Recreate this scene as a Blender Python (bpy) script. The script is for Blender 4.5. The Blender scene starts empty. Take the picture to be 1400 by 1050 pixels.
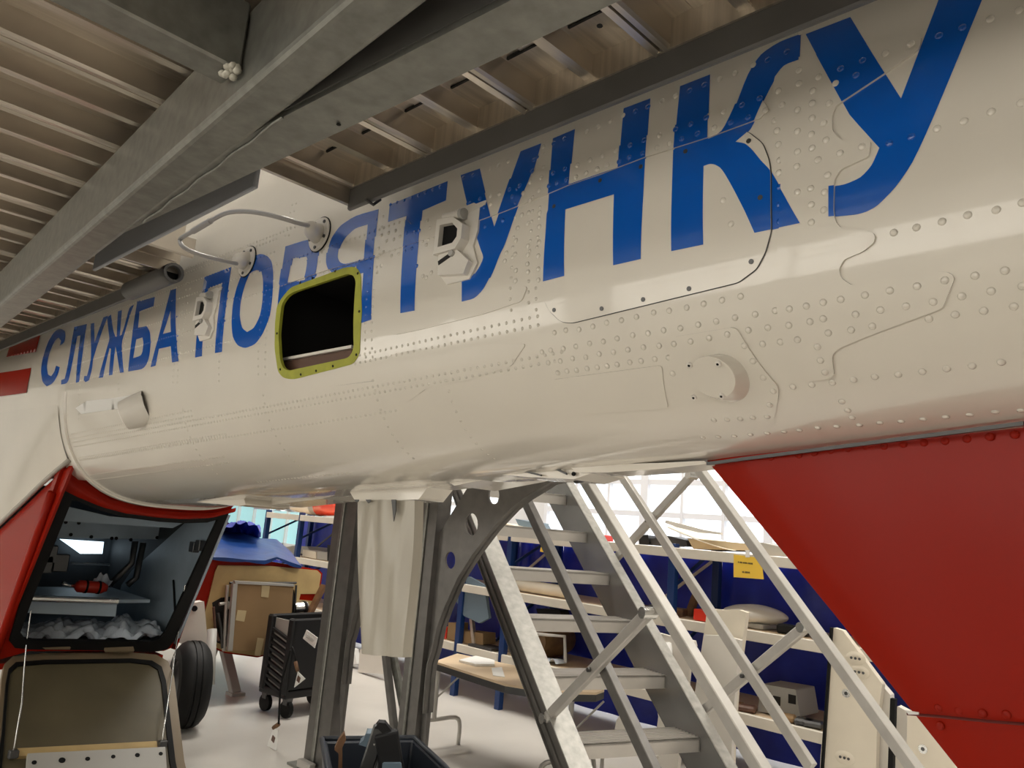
import bpy, bmesh, math, random
from mathutils import Vector, Matrix
from mathutils.geometry import delaunay_2d_cdt
random.seed(7)
scn = bpy.context.scene
COL = scn.collection
PI = math.pi
# ------------------------------------------------------------------ camera, world, lights, exposure
FP=1052.0; HC=1.30
RM=((0.69305008,-0.19196637,-0.69486005),(-0.71607288,-0.07208247,-0.6942937),(0.08319381,0.97875075,-0.18741867))
CAM=(0.0,0.0,HC)
def ray(px,py):
    a,b,c=px-700.0,-(py-525.0),-FP
    d=[r[0]*a+r[1]*b+r[2]*c for r in RM]; L=math.sqrt(sum(q*q for q in d))
    return [q/L for q in d]
def hit(px,py,axis,val):
    d=ray(px,py); t=(val-CAM[axis])/d[axis]
    return tuple(CAM[i]+d[i]*t for i in range(3))
def onX(px,py,v): return hit(px,py,0,v)
def onY(px,py,v): return hit(px,py,1,v)
def onZ(px,py,v): return hit(px,py,2,v)
def onPlane(px,py,p,n):
    d=ray(px,py); t=sum((p[i]-CAM[i])*n[i] for i in range(3))/sum(d[i]*n[i] for i in range(3))
    return tuple(CAM[i]+d[i]*t for i in range(3))
def sec(Y):
    w=0.33+0.069*(min(Y,3.95)-0.4); x0=1.04+w
    if Y>3.95: w+=0.015*(Y-3.95)
    zb=1.525-0.063*Y
    return x0,w,1.93,1.93-zb,0.62+0.05*max(Y,0.0)
NE=2.8
def fboom(x,y,z):
    x0,w,zc,hb,ht=sec(y); dz=z-zc
    return (abs(x-x0)/w)**NE+(abs(dz)/(ht if dz>0 else hb))**NE-1
def boom_hit(px,py):
    d=ray(px,py); t=0.6; f0=fboom(*[CAM[i]+d[i]*t for i in range(3)])
    while t<9:
        t2=t+0.02; f=fboom(*[CAM[i]+d[i]*t2 for i in range(3)])
        if f<0:
            a,b=t,t2
            for _ in range(30):
                m=(a+b)/2
                if fboom(*[CAM[i]+d[i]*m for i in range(3)])<0: b=m
                else: a=m
            p=[CAM[i]+d[i]*b for i in range(3)]
            x0,w,zc,hb,ht=sec(p[1]); dz=p[2]-zc; dx=p[0]-x0
            th=math.atan2(dz/(ht if dz>0 else hb),dx/w)%(2*math.pi)
            return p[1],th
        t=t2
    return None
def bpt(Y,th,off=0.0):
    x0,w,zc,hb,ht=sec(Y); c,s=math.cos(th),math.sin(th); r=(abs(c)**NE+abs(s)**NE)**(-1/NE)
    h=ht if s>0 else hb
    x,z=w*r*c,h*r*s
    if off:
        nx=abs(x/w)**(NE-1)/w*(1 if x>0 else -1); nz=abs(z/h)**(NE-1)/h*(1 if z>0 else -1); L=math.hypot(nx,nz) or 1
        x+=off*nx/L; z+=off*nz/L
    return (x0+x,Y,zc+z)
def proj(p):
    v=[p[i]-CAM[i] for i in range(3)]
    q=[sum(RM[i][j]*v[i] for i in range(3)) for j in range(3)]
    return 700+FP*q[0]/-q[2],525-FP*q[1]/-q[2]

cam_d = bpy.data.cameras.new('camera'); cam_o = bpy.data.objects.new('camera', cam_d); COL.objects.link(cam_o)
cam_d.sensor_fit = 'HORIZONTAL'; cam_d.sensor_width = 36.0; cam_d.lens = FP/1400*36.0
cam_d.clip_start = 0.02; cam_d.clip_end = 200
cam_o.matrix_world = Matrix.Translation(CAM) @ Matrix(RM).to_4x4()
scn.camera = cam_o
vs = scn.view_settings
vs.view_transform = 'Standard'; vs.look = 'None'; vs.gamma = 1.0; vs.use_curve_mapping = False
vs.exposure = -1.15
world = bpy.data.worlds.new('world'); scn.world = world; world.use_nodes = True
bg = world.node_tree.nodes['Background']
sky = world.node_tree.nodes.new('ShaderNodeTexSky'); sky.sky_type = 'HOSEK_WILKIE'
sky.sun_direction = (0.5, 0.3, 0.6)
world.node_tree.links.new(sky.outputs[0], bg.inputs[0]); bg.inputs[1].default_value = 0.6
HALL = dict(x0=-7.0, x1=7.4, y0=-7.0, y1=16.0, z=6.0)
def area(name, loc, target, sx, sy, power, col=(1, 0.95, 0.87)):
    l = bpy.data.lights.new(name, 'AREA'); l.shape = 'RECTANGLE'; l.size = sx; l.size_y = sy; l.energy = power; l.color = col
    o = bpy.data.objects.new(name, l); COL.objects.link(o); o.location = loc
    o.rotation_euler = (Vector(target)-Vector(loc)).to_track_quat('-Z', 'Y').to_euler()
    return o
LAMPS = [(-5.4, 0.0), (-5.4, 4.0), (-5.4, 8.5), (3.6, 0.0), (3.6, 4.5), (3.6, 9.5)]
LAMP_W = 400.0
for i, (x, y) in enumerate(LAMPS):
    area('hall_lamp', (x, y, 5.68), (x, y, 0), 2.4, 1.2, LAMP_W*(0.2 if x < 0 else 1.0))

# ------------------------------------------------------------------ materials
MATS = {}
def mat(name, col, rough=0.5, metal=0.0, coat=0.0, bump=0.0, bscale=60.0, var=0.0, vscale=6.0, emit=None, spec=0.5, streak=None, bdist=0.002):
    if name in MATS: return MATS[name]
    m = bpy.data.materials.new(name); m.use_nodes = True; MATS[name] = m
    nt = m.node_tree; b = nt.nodes['Principled BSDF']
    b.inputs['Base Color'].default_value = (*col, 1); b.inputs['Roughness'].default_value = rough
    b.inputs['Metallic'].default_value = metal; b.inputs['Coat Weight'].default_value = coat
    b.inputs['Coat Roughness'].default_value = 0.06; b.inputs['Specular IOR Level'].default_value = spec
    if emit:
        b.inputs['Emission Color'].default_value = (*emit[:3], 1); b.inputs['Emission Strength'].default_value = emit[3]
    if bump or var:
        tc = nt.nodes.new('ShaderNodeTexCoord'); mp = nt.nodes.new('ShaderNodeMapping'); nt.links.new(tc.outputs['Object'], mp.inputs[0])
        if streak: mp.inputs['Scale'].default_value = streak
    if var:
        n = nt.nodes.new('ShaderNodeTexNoise'); n.inputs['Scale'].default_value = vscale; n.inputs['Detail'].default_value = 5
        nt.links.new(mp.outputs[0], n.inputs['Vector'])
        r = nt.nodes.new('ShaderNodeValToRGB')
        r.color_ramp.elements[0].position = 0.3; r.color_ramp.elements[1].position = 0.7
        r.color_ramp.elements[0].color = (*[max(0, c*(1-var)) for c in col], 1); r.color_ramp.elements[1].color = (*[min(1, c*(1+var)) for c in col], 1)
        nt.links.new(n.outputs['Fac'], r.inputs[0]); nt.links.new(r.outputs[0], b.inputs['Base Color'])
    if bump:
        n2 = nt.nodes.new('ShaderNodeTexNoise'); n2.inputs['Scale'].default_value = bscale; n2.inputs['Detail'].default_value = 3
        nt.links.new(mp.outputs[0], n2.inputs['Vector'])
        bp = nt.nodes.new('ShaderNodeBump'); bp.inputs['Strength'].default_value = bump; bp.inputs['Distance'].default_value = bdist
        nt.links.new(n2.outputs['Fac'], bp.inputs['Height']); nt.links.new(bp.outputs[0], b.inputs['Normal'])
    return m
WHITE = mat('white_gloss_paint', (0.76, 0.71, 0.62), 0.24, coat=0.8, bump=0.12, bscale=7, bdist=0.006, var=0.03, vscale=3)
BLUE = mat('blue_gloss_paint', (0.0, 0.10, 0.50), 0.2, coat=0.7, bump=0.12, bscale=7, bdist=0.006)
RED = mat('red_gloss_paint', (0.30, 0.012, 0.004), 0.26, coat=0.0, spec=0.14, bump=0.2, bscale=5, bdist=0.008)
YELLOW = mat('yellow_paint', (0.8, 0.55, 0.02), 0.3)
PRIMER = mat('yellow_green_primer', (0.37, 0.38, 0.035), 0.55, var=0.12, vscale=30)
TANPRIMER = mat('tan_primer', (0.50, 0.36, 0.16), 0.6, var=0.1, vscale=9)
GALV = mat('galvanised_steel', (0.27, 0.27, 0.245), 0.4, metal=0.65, var=0.16, vscale=35, bump=0.15, bscale=90, bdist=0.001)
GALVD = mat('dark_galvanised_steel', (0.17, 0.162, 0.152), 0.4, metal=0.5, var=0.12, vscale=18)
ALU = mat('extruded_aluminium', (0.66, 0.60, 0.52), 0.30, metal=0.85, var=0.14, vscale=4, streak=(1, 25, 1))
ALUL = mat('pale_aluminium', (0.54, 0.52, 0.485), 0.35, metal=0.45, var=0.08, vscale=12)
TREADM = mat('ribbed_aluminium', (0.58, 0.55, 0.51), 0.3, metal=0.6, var=0.06, vscale=8)
KICK = mat('grey_kickplate_paint', (0.15, 0.147, 0.142), 0.5, var=0.1)
KICKB = mat('lit_blue_grey_kickplate', (0.42, 0.44, 0.48), 0.5)  # paler tint carries the light falling on the setback plate from above
BLACK = mat('black_rubber', (0.006, 0.006, 0.006), 0.6, spec=0.2)
BLACKP = mat('black_plastic', (0.012, 0.012, 0.013), 0.5, spec=0.3)
DARK = mat('opening_shade', (0.012, 0.011, 0.010), 0.8)  # near-black puts the shade of openings and slots into the colour
STEEL = mat('bright_steel', (0.7, 0.7, 0.68), 0.25, metal=1.0)
DSTEEL = mat('dark_steel', (0.10, 0.10, 0.10), 0.4, metal=0.7)
FLOORM = mat('grey_epoxy_floor', (0.59, 0.565, 0.525), 0.32, var=0.10, vscale=1.2, bump=0.05, bscale=30, spec=0.4)
WALLM = mat('white_cladding', (0.74, 0.73, 0.70), 0.6, var=0.03)
CEILM = mat('pale_roof_cladding', (0.62, 0.60, 0.57), 0.6)
FRAMEW = mat('white_frame_paint', (0.80, 0.80, 0.80), 0.4)
TARP = mat('blue_tarpaulin', (0.006, 0.02, 0.34), 0.42, var=0.25, vscale=5, bump=0.5, bscale=4, bdist=0.03)
RACKB = mat('blue_rack_steel', (0.004, 0.03, 0.13), 0.4)
RACKW = mat('cream_rack_steel', (0.68, 0.63, 0.54), 0.45, var=0.05)
CREAM = mat('cream_paint', (0.80, 0.73, 0.60), 0.4, var=0.04)
CREAMW = mat('off_white_paint', (0.78, 0.74, 0.67), 0.4, var=0.03)
CARD = mat('cardboard', (0.30, 0.19, 0.09), 0.8, var=0.08, vscale=5)
TAPE = mat('masking_tape', (0.55, 0.44, 0.25), 0.6)
WOOD = mat('pale_laminate', (0.74, 0.57, 0.38), 0.4, var=0.05)
DWOOD = mat('brown_wood', (0.16, 0.08, 0.035), 0.6, var=0.3, vscale=20)
BROWNP = mat('brown_hide', (0.16, 0.09, 0.035), 0.55, var=0.3, vscale=12)
PLASTIC = mat('crumpled_film', (0.70, 0.77, 0.86), 0.18, bump=0.6, bscale=14, bdist=0.03)
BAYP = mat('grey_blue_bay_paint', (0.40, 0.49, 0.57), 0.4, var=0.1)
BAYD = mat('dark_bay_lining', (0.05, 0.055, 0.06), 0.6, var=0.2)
DOORIN = mat('olive_tan_lining', (0.10, 0.082, 0.045), 0.5, var=0.15, vscale=3)
DOORRIM = mat('brown_rim', (0.20, 0.15, 0.09), 0.5)
PAPERW = mat('white_paper', (0.8, 0.79, 0.76), 0.7)
PAPERY = mat('yellow_paper', (0.85, 0.55, 0.06), 0.7)
INK = mat('dark_ink', (0.06, 0.05, 0.03), 0.8)
REDP = mat('red_plastic', (0.65, 0.03, 0.01), 0.35)
ORANGE = mat('orange_red_paint', (0.85, 0.06, 0.02), 0.25, coat=0.5)
GREYBOX = mat('grey_enclosure', (0.42, 0.41, 0.38), 0.45)
GREYBLUE = mat('grey_blue_board', (0.15, 0.21, 0.26), 0.4)
PANE = mat('backlit_window_pane', (0.8, 0.85, 0.9), 0.3, emit=(0.86, 0.93, 1.0, 2.6))
PANEN = mat('backlit_door_pane', (0.9, 0.88, 0.84), 0.3, emit=(1.0, 0.95, 0.86, 7.2))
PANEC = mat('backlit_teal_pane', (0.4, 0.7, 0.75), 0.3, emit=(0.36, 0.72, 0.78, 1.0))
LAMPM = mat('lamp_diffuser', (0.9, 0.9, 0.9), 0.5, emit=(1, 0.95, 0.87, 8))
HOLDWIN = mat('cabin_window', (0.6, 0.8, 0.95), 0.3, emit=(0.7, 0.88, 1.0, 5.0))
BROWNL = mat('brown_ledge', (0.12, 0.06, 0.04), 0.5)

# ------------------------------------------------------------------ mesh helpers
ORG = {}
V = Vector
class MB:
    def __init__(s): s.v = []; s.f = []
    def add(s, vs_, fs_):
        o = len(s.v); s.v += [tuple(p) for p in vs_]; s.f += [tuple(i+o for i in f) for f in fs_]; return s
    def hexa(s, p):   # p[0:4] bottom ring, p[4:8] top ring
        return s.add(p, [(3,2,1,0),(4,5,6,7),(0,1,5,4),(1,2,6,5),(2,3,7,6),(3,0,4,7)])
    def box(s, x0, x1, y0, y1, z0, z1):
        return s.hexa([(x0,y0,z0),(x1,y0,z0),(x1,y1,z0),(x0,y1,z0),(x0,y0,z1),(x1,y0,z1),(x1,y1,z1),(x0,y1,z1)])
    def obox(s, c, ax, ay, az, sx, sy, sz):
        c = V(c); ax = V(ax).normalized()*sx/2; ay = V(ay).normalized()*sy/2; az = V(az).normalized()*sz/2
        P = lambda i, j, k: c+ax*i+ay*j+az*k
        return s.hexa([P(-1,-1,-1),P(1,-1,-1),P(1,1,-1),P(-1,1,-1),P(-1,-1,1),P(1,-1,1),P(1,1,1),P(-1,1,1)])
    def beam(s, p0, p1, w, h, up=(0,0,1), off=(0,0)):
        p0 = V(p0); p1 = V(p1); d = (p1-p0).normalized(); sx = d.cross(V(up)).normalized(); uz = sx.cross(d)
        o = sx*off[0]+uz*off[1]
        return s.obox((p0+p1)/2+o, sx, d, uz, w, (p1-p0).length, h)
    def prof(s, p0, p1, prof, up=(0,0,1)):   # closed 2-D outline swept p0 -> p1 (x = right of travel, y = up)
        p0 = V(p0); p1 = V(p1); d = (p1-p0).normalized(); sx = d.cross(V(up)).normalized(); uz = sx.cross(d); n = len(prof)
        a = [p0+sx*q[0]+uz*q[1] for q in prof]; b = [p1+sx*q[0]+uz*q[1] for q in prof]
        return s.add(a+b, [(i,(i+1)%n,n+(i+1)%n,n+i) for i in range(n)]+[tuple(range(n))[::-1], tuple(range(n,2*n))])
    def tube(s, pts, r, n=10, cap=True):
        pts = [V(p) for p in pts]; m = len(pts); rs = r if isinstance(r, (list, tuple)) else [r]*m
        t0 = (pts[1]-pts[0]).normalized(); a = t0.orthogonal().normalized(); vs_ = []
        for i, p in enumerate(pts):
            t = ((pts[min(i+1,m-1)]-pts[max(i-1,0)])).normalized(); a = (a-t*a.dot(t)).normalized(); b = t.cross(a)
            vs_ += [p+(a*math.cos(2*PI*k/n)+b*math.sin(2*PI*k/n))*rs[i] for k in range(n)]
        fs_ = [(i*n+k, i*n+(k+1)%n, (i+1)*n+(k+1)%n, (i+1)*n+k) for i in range(m-1) for k in range(n)]
        if cap: fs_ += [tuple(range(n))[::-1], tuple(range((m-1)*n, m*n))]
        return s.add(vs_, fs_)
    def cyl(s, p0, p1, r, n=16, r2=None): return s.tube([p0, p1], [r, r if r2 is None else r2], n)
    def ring(s, c, ax, r0, r1, t, n=24):   # washer / annulus about axis
        c = V(c); ax = V(ax).normalized(); a = ax.orthogonal().normalized(); b = ax.cross(a); vs_ = []
        for rr, h in ((r0,0),(r1,0),(r1,t),(r0,t)):
            vs_ += [c+ax*h+(a*math.cos(2*PI*k/n)+b*math.sin(2*PI*k/n))*rr for k in range(n)]
        return s.add(vs_, [(j*n+k, j*n+(k+1)%n, ((j+1)%4)*n+(k+1)%n, ((j+1)%4)*n+k) for j in range(4) for k in range(n)])
    def lathe(s, c, ax, prof, n=24):   # prof: (radius, height along axis)
        c = V(c); ax = V(ax).normalized(); a = ax.orthogonal().normalized(); b = ax.cross(a); vs_ = []
        for rr, h in prof: vs_ += [c+ax*h+(a*math.cos(2*PI*k/n)+b*math.sin(2*PI*k/n))*max(rr,1e-5) for k in range(n)]
        return s.add(vs_, [(j*n+k, j*n+(k+1)%n, (j+1)*n+(k+1)%n, (j+1)*n+k) for j in range(len(prof)-1) for k in range(n)])
    def grid(s, fn, nu, nv):
        vs_ = [fn(i/nu, j/nv) for i in range(nu+1) for j in range(nv+1)]
        return s.add(vs_, [(i*(nv+1)+j, (i+1)*(nv+1)+j, (i+1)*(nv+1)+j+1, i*(nv+1)+j+1) for i in range(nu) for j in range(nv)])
    def plate(s, pts, vec, holes=()):   # flat outline in space (with holes) pushed along vec
        pts = [V(p) for p in pts]; vec = V(vec)
        nrm = vec.normalized(); a = (pts[1]-pts[0]); a = (a-nrm*a.dot(nrm)).normalized(); b = nrm.cross(a); o = pts[0]
        loops = [pts]+[[V(p) for p in h] for h in holes]
        l2 = [[((p-o).dot(a), (p-o).dot(b)) for p in l] for l in loops]
        v2, tr = fill(l2)
        k = len(v2); vs_ = [o+a*p[0]+b*p[1] for p in v2]; vs_ = vs_+[p+vec for p in vs_]
        s.add(vs_, [t[::-1] for t in tr]+[tuple(i+k for i in t) for t in tr])
        for l in l2:
            n = len(l); base = [o+a*p[0]+b*p[1] for p in l]; ar = sum(l[i][0]*l[(i+1)%n][1]-l[(i+1)%n][0]*l[i][1] for i in range(n))
            s.add(base+[p+vec for p in base], [(i,(i+1)%n,n+(i+1)%n,n+i) for i in range(n)])
        return s
    def build(s, name, m, parent=None, smooth=False, bevel=0.0, loc=None, label=None, seg=1, auto=None):
        me = bpy.data.meshes.new(name); o = bpy.data.objects.new(name, me); COL.objects.link(o)
        if parent is not None: L = ORG[parent]; o.parent = parent
        else:
            L = V(loc) if loc is not None else V((0,0,0)); o.location = L
        ORG[o] = L
        me.from_pydata([tuple(V(p)-L) for p in s.v], [], s.f); me.update()
        bm = bmesh.new(); bm.from_mesh(me); bmesh.ops.recalc_face_normals(bm, faces=bm.faces); bm.to_mesh(me); bm.free()
        for mm in (m if isinstance(m, (list, tuple)) else [m]): me.materials.append(mm)
        if smooth:
            me.polygons.foreach_set('use_smooth', [True]*len(me.polygons))
            if auto is not None: me.set_sharp_from_angle(angle=math.radians(auto))
        if bevel:
            bv = o.modifiers.new('bevel', 'BEVEL'); bv.width = bevel; bv.segments = seg; bv.limit_method = 'ANGLE'; bv.angle_limit = math.radians(40)
        if label: o['label'] = label
        return o
def inside(p, loop):
    x, y = p; c = False; n = len(loop)
    for i in range(n):
        x1, y1 = loop[i]; x2, y2 = loop[i-1]
        if (y1 > y) != (y2 > y) and x < (x2-x1)*(y-y1)/(y2-y1)+x1: c = not c
    return c
def fill(loops, extra_pts=(), extra_loops=()):
    vs_ = []; es = []
    for l in list(loops)+list(extra_loops):
        o = len(vs_); vs_ += [V((p[0], p[1])) for p in l]; es += [(o+i, o+(i+1) % len(l)) for i in range(len(l))]
    vs_ += [V((p[0], p[1])) for p in extra_pts]
    r = delaunay_2d_cdt(vs_, es, [], 0, 1e-7)
    ov, of = r[0], r[2]; out = []
    for f in of:
        for k in range(1, len(f)-1):
            t = (f[0], f[k], f[k+1]); c = (sum(ov[i][0] for i in t)/3, sum(ov[i][1] for i in t)/3)
            if sum(inside(c, l) for l in loops) % 2: out.append(t)
    return [(p[0], p[1]) for p in ov], out
def dens(loop, step):
    out = []
    for i, a in enumerate(loop):
        b = loop[(i+1) % len(loop)]; n = max(1, int(math.hypot(b[0]-a[0], b[1]-a[1])/step))
        out += [(a[0]+(b[0]-a[0])*k/n, a[1]+(b[1]-a[1])*k/n) for k in range(n)]
    return out
def rnd(loop, r, seg=5):   # round the corners of a px / 2-D loop
    out = []; n = len(loop)
    for i in range(n):
        p = V(loop[i]); a = V(loop[i-1])-p; b = V(loop[(i+1) % n])-p; d = min(r, a.length*0.45, b.length*0.45)
        A = p+a.normalized()*d; B = p+b.normalized()*d
        for k in range(seg+1):
            t = k/seg; out.append(tuple(A*(1-t)**2+p*2*t*(1-t)+B*t*t))
    return out
def thing(name, label, cat, loc=(0,0,0), group=None):
    o = bpy.data.objects.new(name, None); COL.objects.link(o); o.location = loc; o.empty_display_size = 0.1
    ORG[o] = V(loc); o['label'] = label; o['category'] = cat
    if group: o['group'] = group
    return o
def tag(o, label, cat, group=None):
    o['label'] = label; o['category'] = cat
    if group: o['group'] = group
    return o
def struct(o): o['kind'] = 'structure'; return o
def stuff(o): o['kind'] = 'stuff'; return o
def lerp(a, b, t): return tuple(a[i]+(b[i]-a[i])*t for i in range(len(a)))
def smoothline(pts, n=6):   # Catmull-Rom through 3-D points
    P = [V(p) for p in pts]; P = [P[0]*2-P[1]]+P+[P[-1]*2-P[-2]]; out = []
    for i in range(1, len(P)-2):
        for k in range(n):
            t = k/n; a, b, c, d = P[i-1:i+3]
            out.append(0.5*((2*b)+(c-a)*t+(2*a-5*b+4*c-d)*t*t+(3*b-a-3*c+d)*t**3))
    out.append(P[-2]); return out
# ------------------------------------------------------------------ the hall
H = HALL
struct(MB().box(H['x0'], H['x1'], H['y0'], H['y1'], -0.15, 0).build('floor', FLOORM))
struct(MB().box(H['x0'], H['x1'], H['y0'], H['y1'], H['z'], H['z']+0.15).build('ceiling', CEILM))
struct(MB().box(H['x0'], H['x1'], H['y0']-0.15, H['y0'], 0, H['z']).build('wall_front', WALLM))
struct(MB().box(H['x0'], H['x1'], H['y1'], H['y1']+0.15, 0, H['z']).build('wall_back', WALLM))
def window_wall(name, x, xo, spans, z0, z1, first):
    # wall with openings; each opening gets a frame, mullions, transoms and panes of its own
    y = H['y0']; mb = MB()
    lo, hi = min(x, xo), max(x, xo)
    for a, b, *_ in spans:
        mb.box(lo, hi, y, a, 0, H['z']); mb.box(lo, hi, a, b, 0, z0); mb.box(lo, hi, a, b, z1, H['z']); y = b
    mb.box(lo, hi, y, H['y1'], 0, H['z'])
    w = struct(mb.build(name, WALLM))
    s = 1 if xo > x else -1
    for k, (a, b, nv, pm) in enumerate(spans):
        f = MB(); t = 0.05; xa, xb = sorted((x-0.03*s, x+0.10*s))
        f.box(xa, xb, a, a+t, z0, z1); f.box(xa, xb, b-t, b, z0, z1); f.box(xa, xb, a, b, z0, z0+t); f.box(xa, xb, a, b, z1-t, z1)
        win = struct(f.build('window_%d' % (first+k), FRAMEW))
        for i in range(1, nv):
            yy = a+(b-a)*i/nv; ww = 0.05 if i % 3 == 0 else 0.018
            MB().box(xa, xb, yy-ww, yy+ww, z0, z1).build('mullion', FRAMEW, win)
        zs = [z0, 1.62, 1.98, 2.35, z1]
        for zz in zs[1:-1]: MB().box(xa+0.01, xb-0.01, a, b, zz-0.03, zz+0.03).build('transom', FRAMEW, win)
        xp0, xp1 = sorted((x+0.03*s, x+0.045*s))
        for i in range(nv):
            MB().box(xp0, xp1, a+(b-a)*i/nv+0.02, a+(b-a)*(i+1)/nv-0.02, z0+0.02, z1-0.02).build('window_pane', pm, win)
window_wall('wall_right', H['x1'], H['x1']+0.15, [(0.6, 6.6, 12, PANE), (7.4, 11.0, 6, PANE), (11.6, 15.4, 6, PANEC)], 0.7, 3.4, 1)
window_wall('wall_left', H['x0'], H['x0']-0.15, [(-5.5, 0.5, 6, PANEN), (1.2, 6.6, 6, PANEN), (7.4, 13.0, 6, PANEN)], 0.5, 2.4, 4)
for x, y in LAMPS:
    o = MB().box(x-1.25, x+1.25, y-0.65, y+0.65, 5.74, 5.9).build('ceiling_lamp', FRAMEW); struct(o)
    MB().box(x-1.2, x+1.2, y-0.6, y+0.6, 5.715, 5.74).build('diffuser', LAMPM, o)
    for s in (-0.5, 0.5): MB().cyl((x+s, y, 5.9), (x+s, y, 6.0), 0.01, 6).build('hanger', DSTEEL, o)

# ------------------------------------------------------------------ the helicopter: boom skin
HELI = thing('helicopter', 'white helicopter tail boom and rear fuselage with blue Cyrillic lettering and red belly', 'helicopter', (1.6, 3.0, 0))
SV = 0.6     # theta -> metres-like scale for filling in (Y, theta) space
def B(px): return [boom_hit(*p) for p in px]
def uv(px): return [(h[0], h[1]*SV) for h in map(lambda p: boom_hit(*p), px)]
WIN_OUT = [(379,419),(386,407),(398,393),(473,365.7),(487,364.7),(493.7,374.3),(495.4,425.7),(492,484),(483.4,497.7),(401,519),(387.4,516.6),(380.6,508),(376,477),(376.5,443)]
WIN_IN = [(385.7,415.4),(394.3,403.4),(404.6,398.3),(476.6,374.3),(484,377),(486.9,384.6),(484,477),(478,489),(394.3,507),(387.4,503),(383.3,490.9),(381.3,456.6)]
win_in = uv(rnd(WIN_IN, 6, 3)); win_out = uv(rnd(WIN_OUT, 6, 3))
YB0, YB1 = -0.7, 3.95
def boom_mesh(loops, off, step=(0.045, 0.04), extra=(), levels=None, rim=0.0, closed=False):
    """fill loops given in (Y, theta*SV), laid on the boom skin at height off"""
    loops = [dens(l, 0.03) for l in loops]
    us = [p[0] for p in loops[0]]; vs_ = [p[1] for p in loops[0]]
    g = []
    nu = max(1, int((max(us)-min(us))/step[0])); nv = max(1, int((max(vs_)-min(vs_))/step[1]))
    for i in range(1, nu):
        for j in range(1, nv):
            g.append((min(us)+(max(us)-min(us))*i/nu+random.uniform(-1, 1)*1e-4, min(vs_)+(max(vs_)-min(vs_))*j/nv+random.uniform(-1, 1)*1e-4))
    ov, tr = fill(loops, g, extra)
    mb = MB(); key = {}
    for t in tr:
        c = (sum(ov[i][0] for i in t)/3, sum(ov[i][1] for i in t)/3); h = off+(levels(c) if levels else 0)
        f = []
        for i in t:
            k = (i, round(h, 5))
            if k not in key: key[k] = len(mb.v); mb.v.append(bpt(ov[i][0], ov[i][1]/SV, h))
            f.append(key[k])
        mb.f.append(tuple(f))
    if rim:
        for l in loops:
            n = len(l); o = len(mb.v); cx = sum(p[0] for p in l)/n; cy = sum(p[1] for p in l)/n
            mb.v += [bpt(p[0], p[1]/SV, off) for p in l]+[bpt(p[0], p[1]/SV, off-rim) for p in l]
            mb.f += [(o+i, o+(i+1) % n, o+n+(i+1) % n, o+n+i) for i in range(n)]
    return mb
mb = MB(); rows = 96
skin = boom_mesh([[(YB0, 0.0), (YB1, 0.0), (YB1, 2*PI*SV), (YB0, 2*PI*SV)], win_in], 0.0, (0.035, 2*PI*SV/150))
skin.build('tail_boom_skin', WHITE, HELI, smooth=True)
MB().add([bpt(YB0, 2*PI*k/48) for k in range(48)], [tuple(range(48))]).build('boom_end_cap', WHITE, HELI)
# lip at the front of the boom skin (thick edge), then the fuselage continuing forwards
mb = MB(); n = 64; TL0 = boom_hit(97,534)[1]
for k in range(n+1):
    th = TL0+(2*PI*0.88-TL0)*k/n
    for yy, of in ((YB1-0.035, 0.0008), (YB1-0.03, 0.009), (YB1+0.004, 0.009), (YB1+0.004, -0.012)): mb.v.append(bpt(yy, th, of))
mb.f = [(k*4+j, k*4+j+1, (k+1)*4+j+1, (k+1)*4+j) for k in range(n) for j in range(3)]
mb.build('boom_front_lip', WHITE, HELI, smooth=True, auto=40)
def fus(i, j):
    Y = YB1-0.01+i*2.9; th = 2*PI*j
    p = bpt(Y, th, 0.0); z = p[2]
    t = max(0, min(1, (1.80-z)/0.15)); p = list(bpt(Y, th, -0.016*t))
    if p[0] > 1.20: p[2] = max(p[2], 1.37)
    return p
MB().grid(fus, 30, 96).build('fuselage_shell', WHITE, HELI, smooth=True)

# plates riveted on the skin -------------------------------------------------
PANEL = [(880,219),(973,190),(1006,180),(1023,181),(1043.4,196.9),(1052,219),(1054.6,237.7),(1055.3,315.7),(1047,345.4),(1035,368),(1010,386.3),(782.3,441.8),(766.9,439.4),(751.4,424),(743.9,408.6),(743.5,384.6),(746,330),(749,291),(756,277.7),(764.6,267.4),(778.3,257),(822.9,242.6)]
WAVY = [(1066,84),(1114,76.6),(1182.9,62.9),(1253.7,49),(1260.6,51.4),(1258.3,68.6),(1211.4,101.7),(1164.6,132.6),(1144,146.3),(1139,160),(1139.4,180.6),(1153,194.3),(1182.9,190.9),(1192,194),(1189.7,214.9),(1150.9,233),(1142,247),(1141,290),(1144,304.6),(1153,314),(1185,314.9),(1197.7,320.6),(1196.6,332),(1180.6,344.6),(1155.4,354.9),(1148,368.6),(1150.9,380),(1164.6,389.6),(1178.3,388.7),(1285.7,370.9),(1299.4,372.7),(1306.3,380),(1290.3,418.9),(1283.4,423.4),(1189.7,457.7),(1145.7,475.7),(1138.6,485.7),(1141.4,511.4),(1135.7,515.7),(1105,520),(1072,470),(1058,380),(1066,330),(1070,230),(1062,170),(1058,120)]
STRIP = [(378,371),(440,349),(500,329),(560,309),(640,278),(718,235),(752.6,234),(800,219),(884.6,186.5),(960,159.4),(1040,132),(1052,150),(1040,163),(975,187),(882,216),(822,239),(778,254),(745,268),(690,290),(600,322),(505,354),(440,372),(384,392)]
BOSSP = [(916,470),(920,460.7),(1001.7,447.3),(1008.5,449.7),(1065,528.6),(1065,541),(1058.3,571.4),(974,574.8),(928,566),(920,540)]
LOWP = [(755,519),(905,499),(914,558),(765,567)]
LEFTP = [(522,352),(524,306),(556,300),(563,306),(566,318),(590,312),(640,372),(700,388),(722,392),(714,412),(660,430),(570,452),(540,458),(524,455)]
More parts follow.
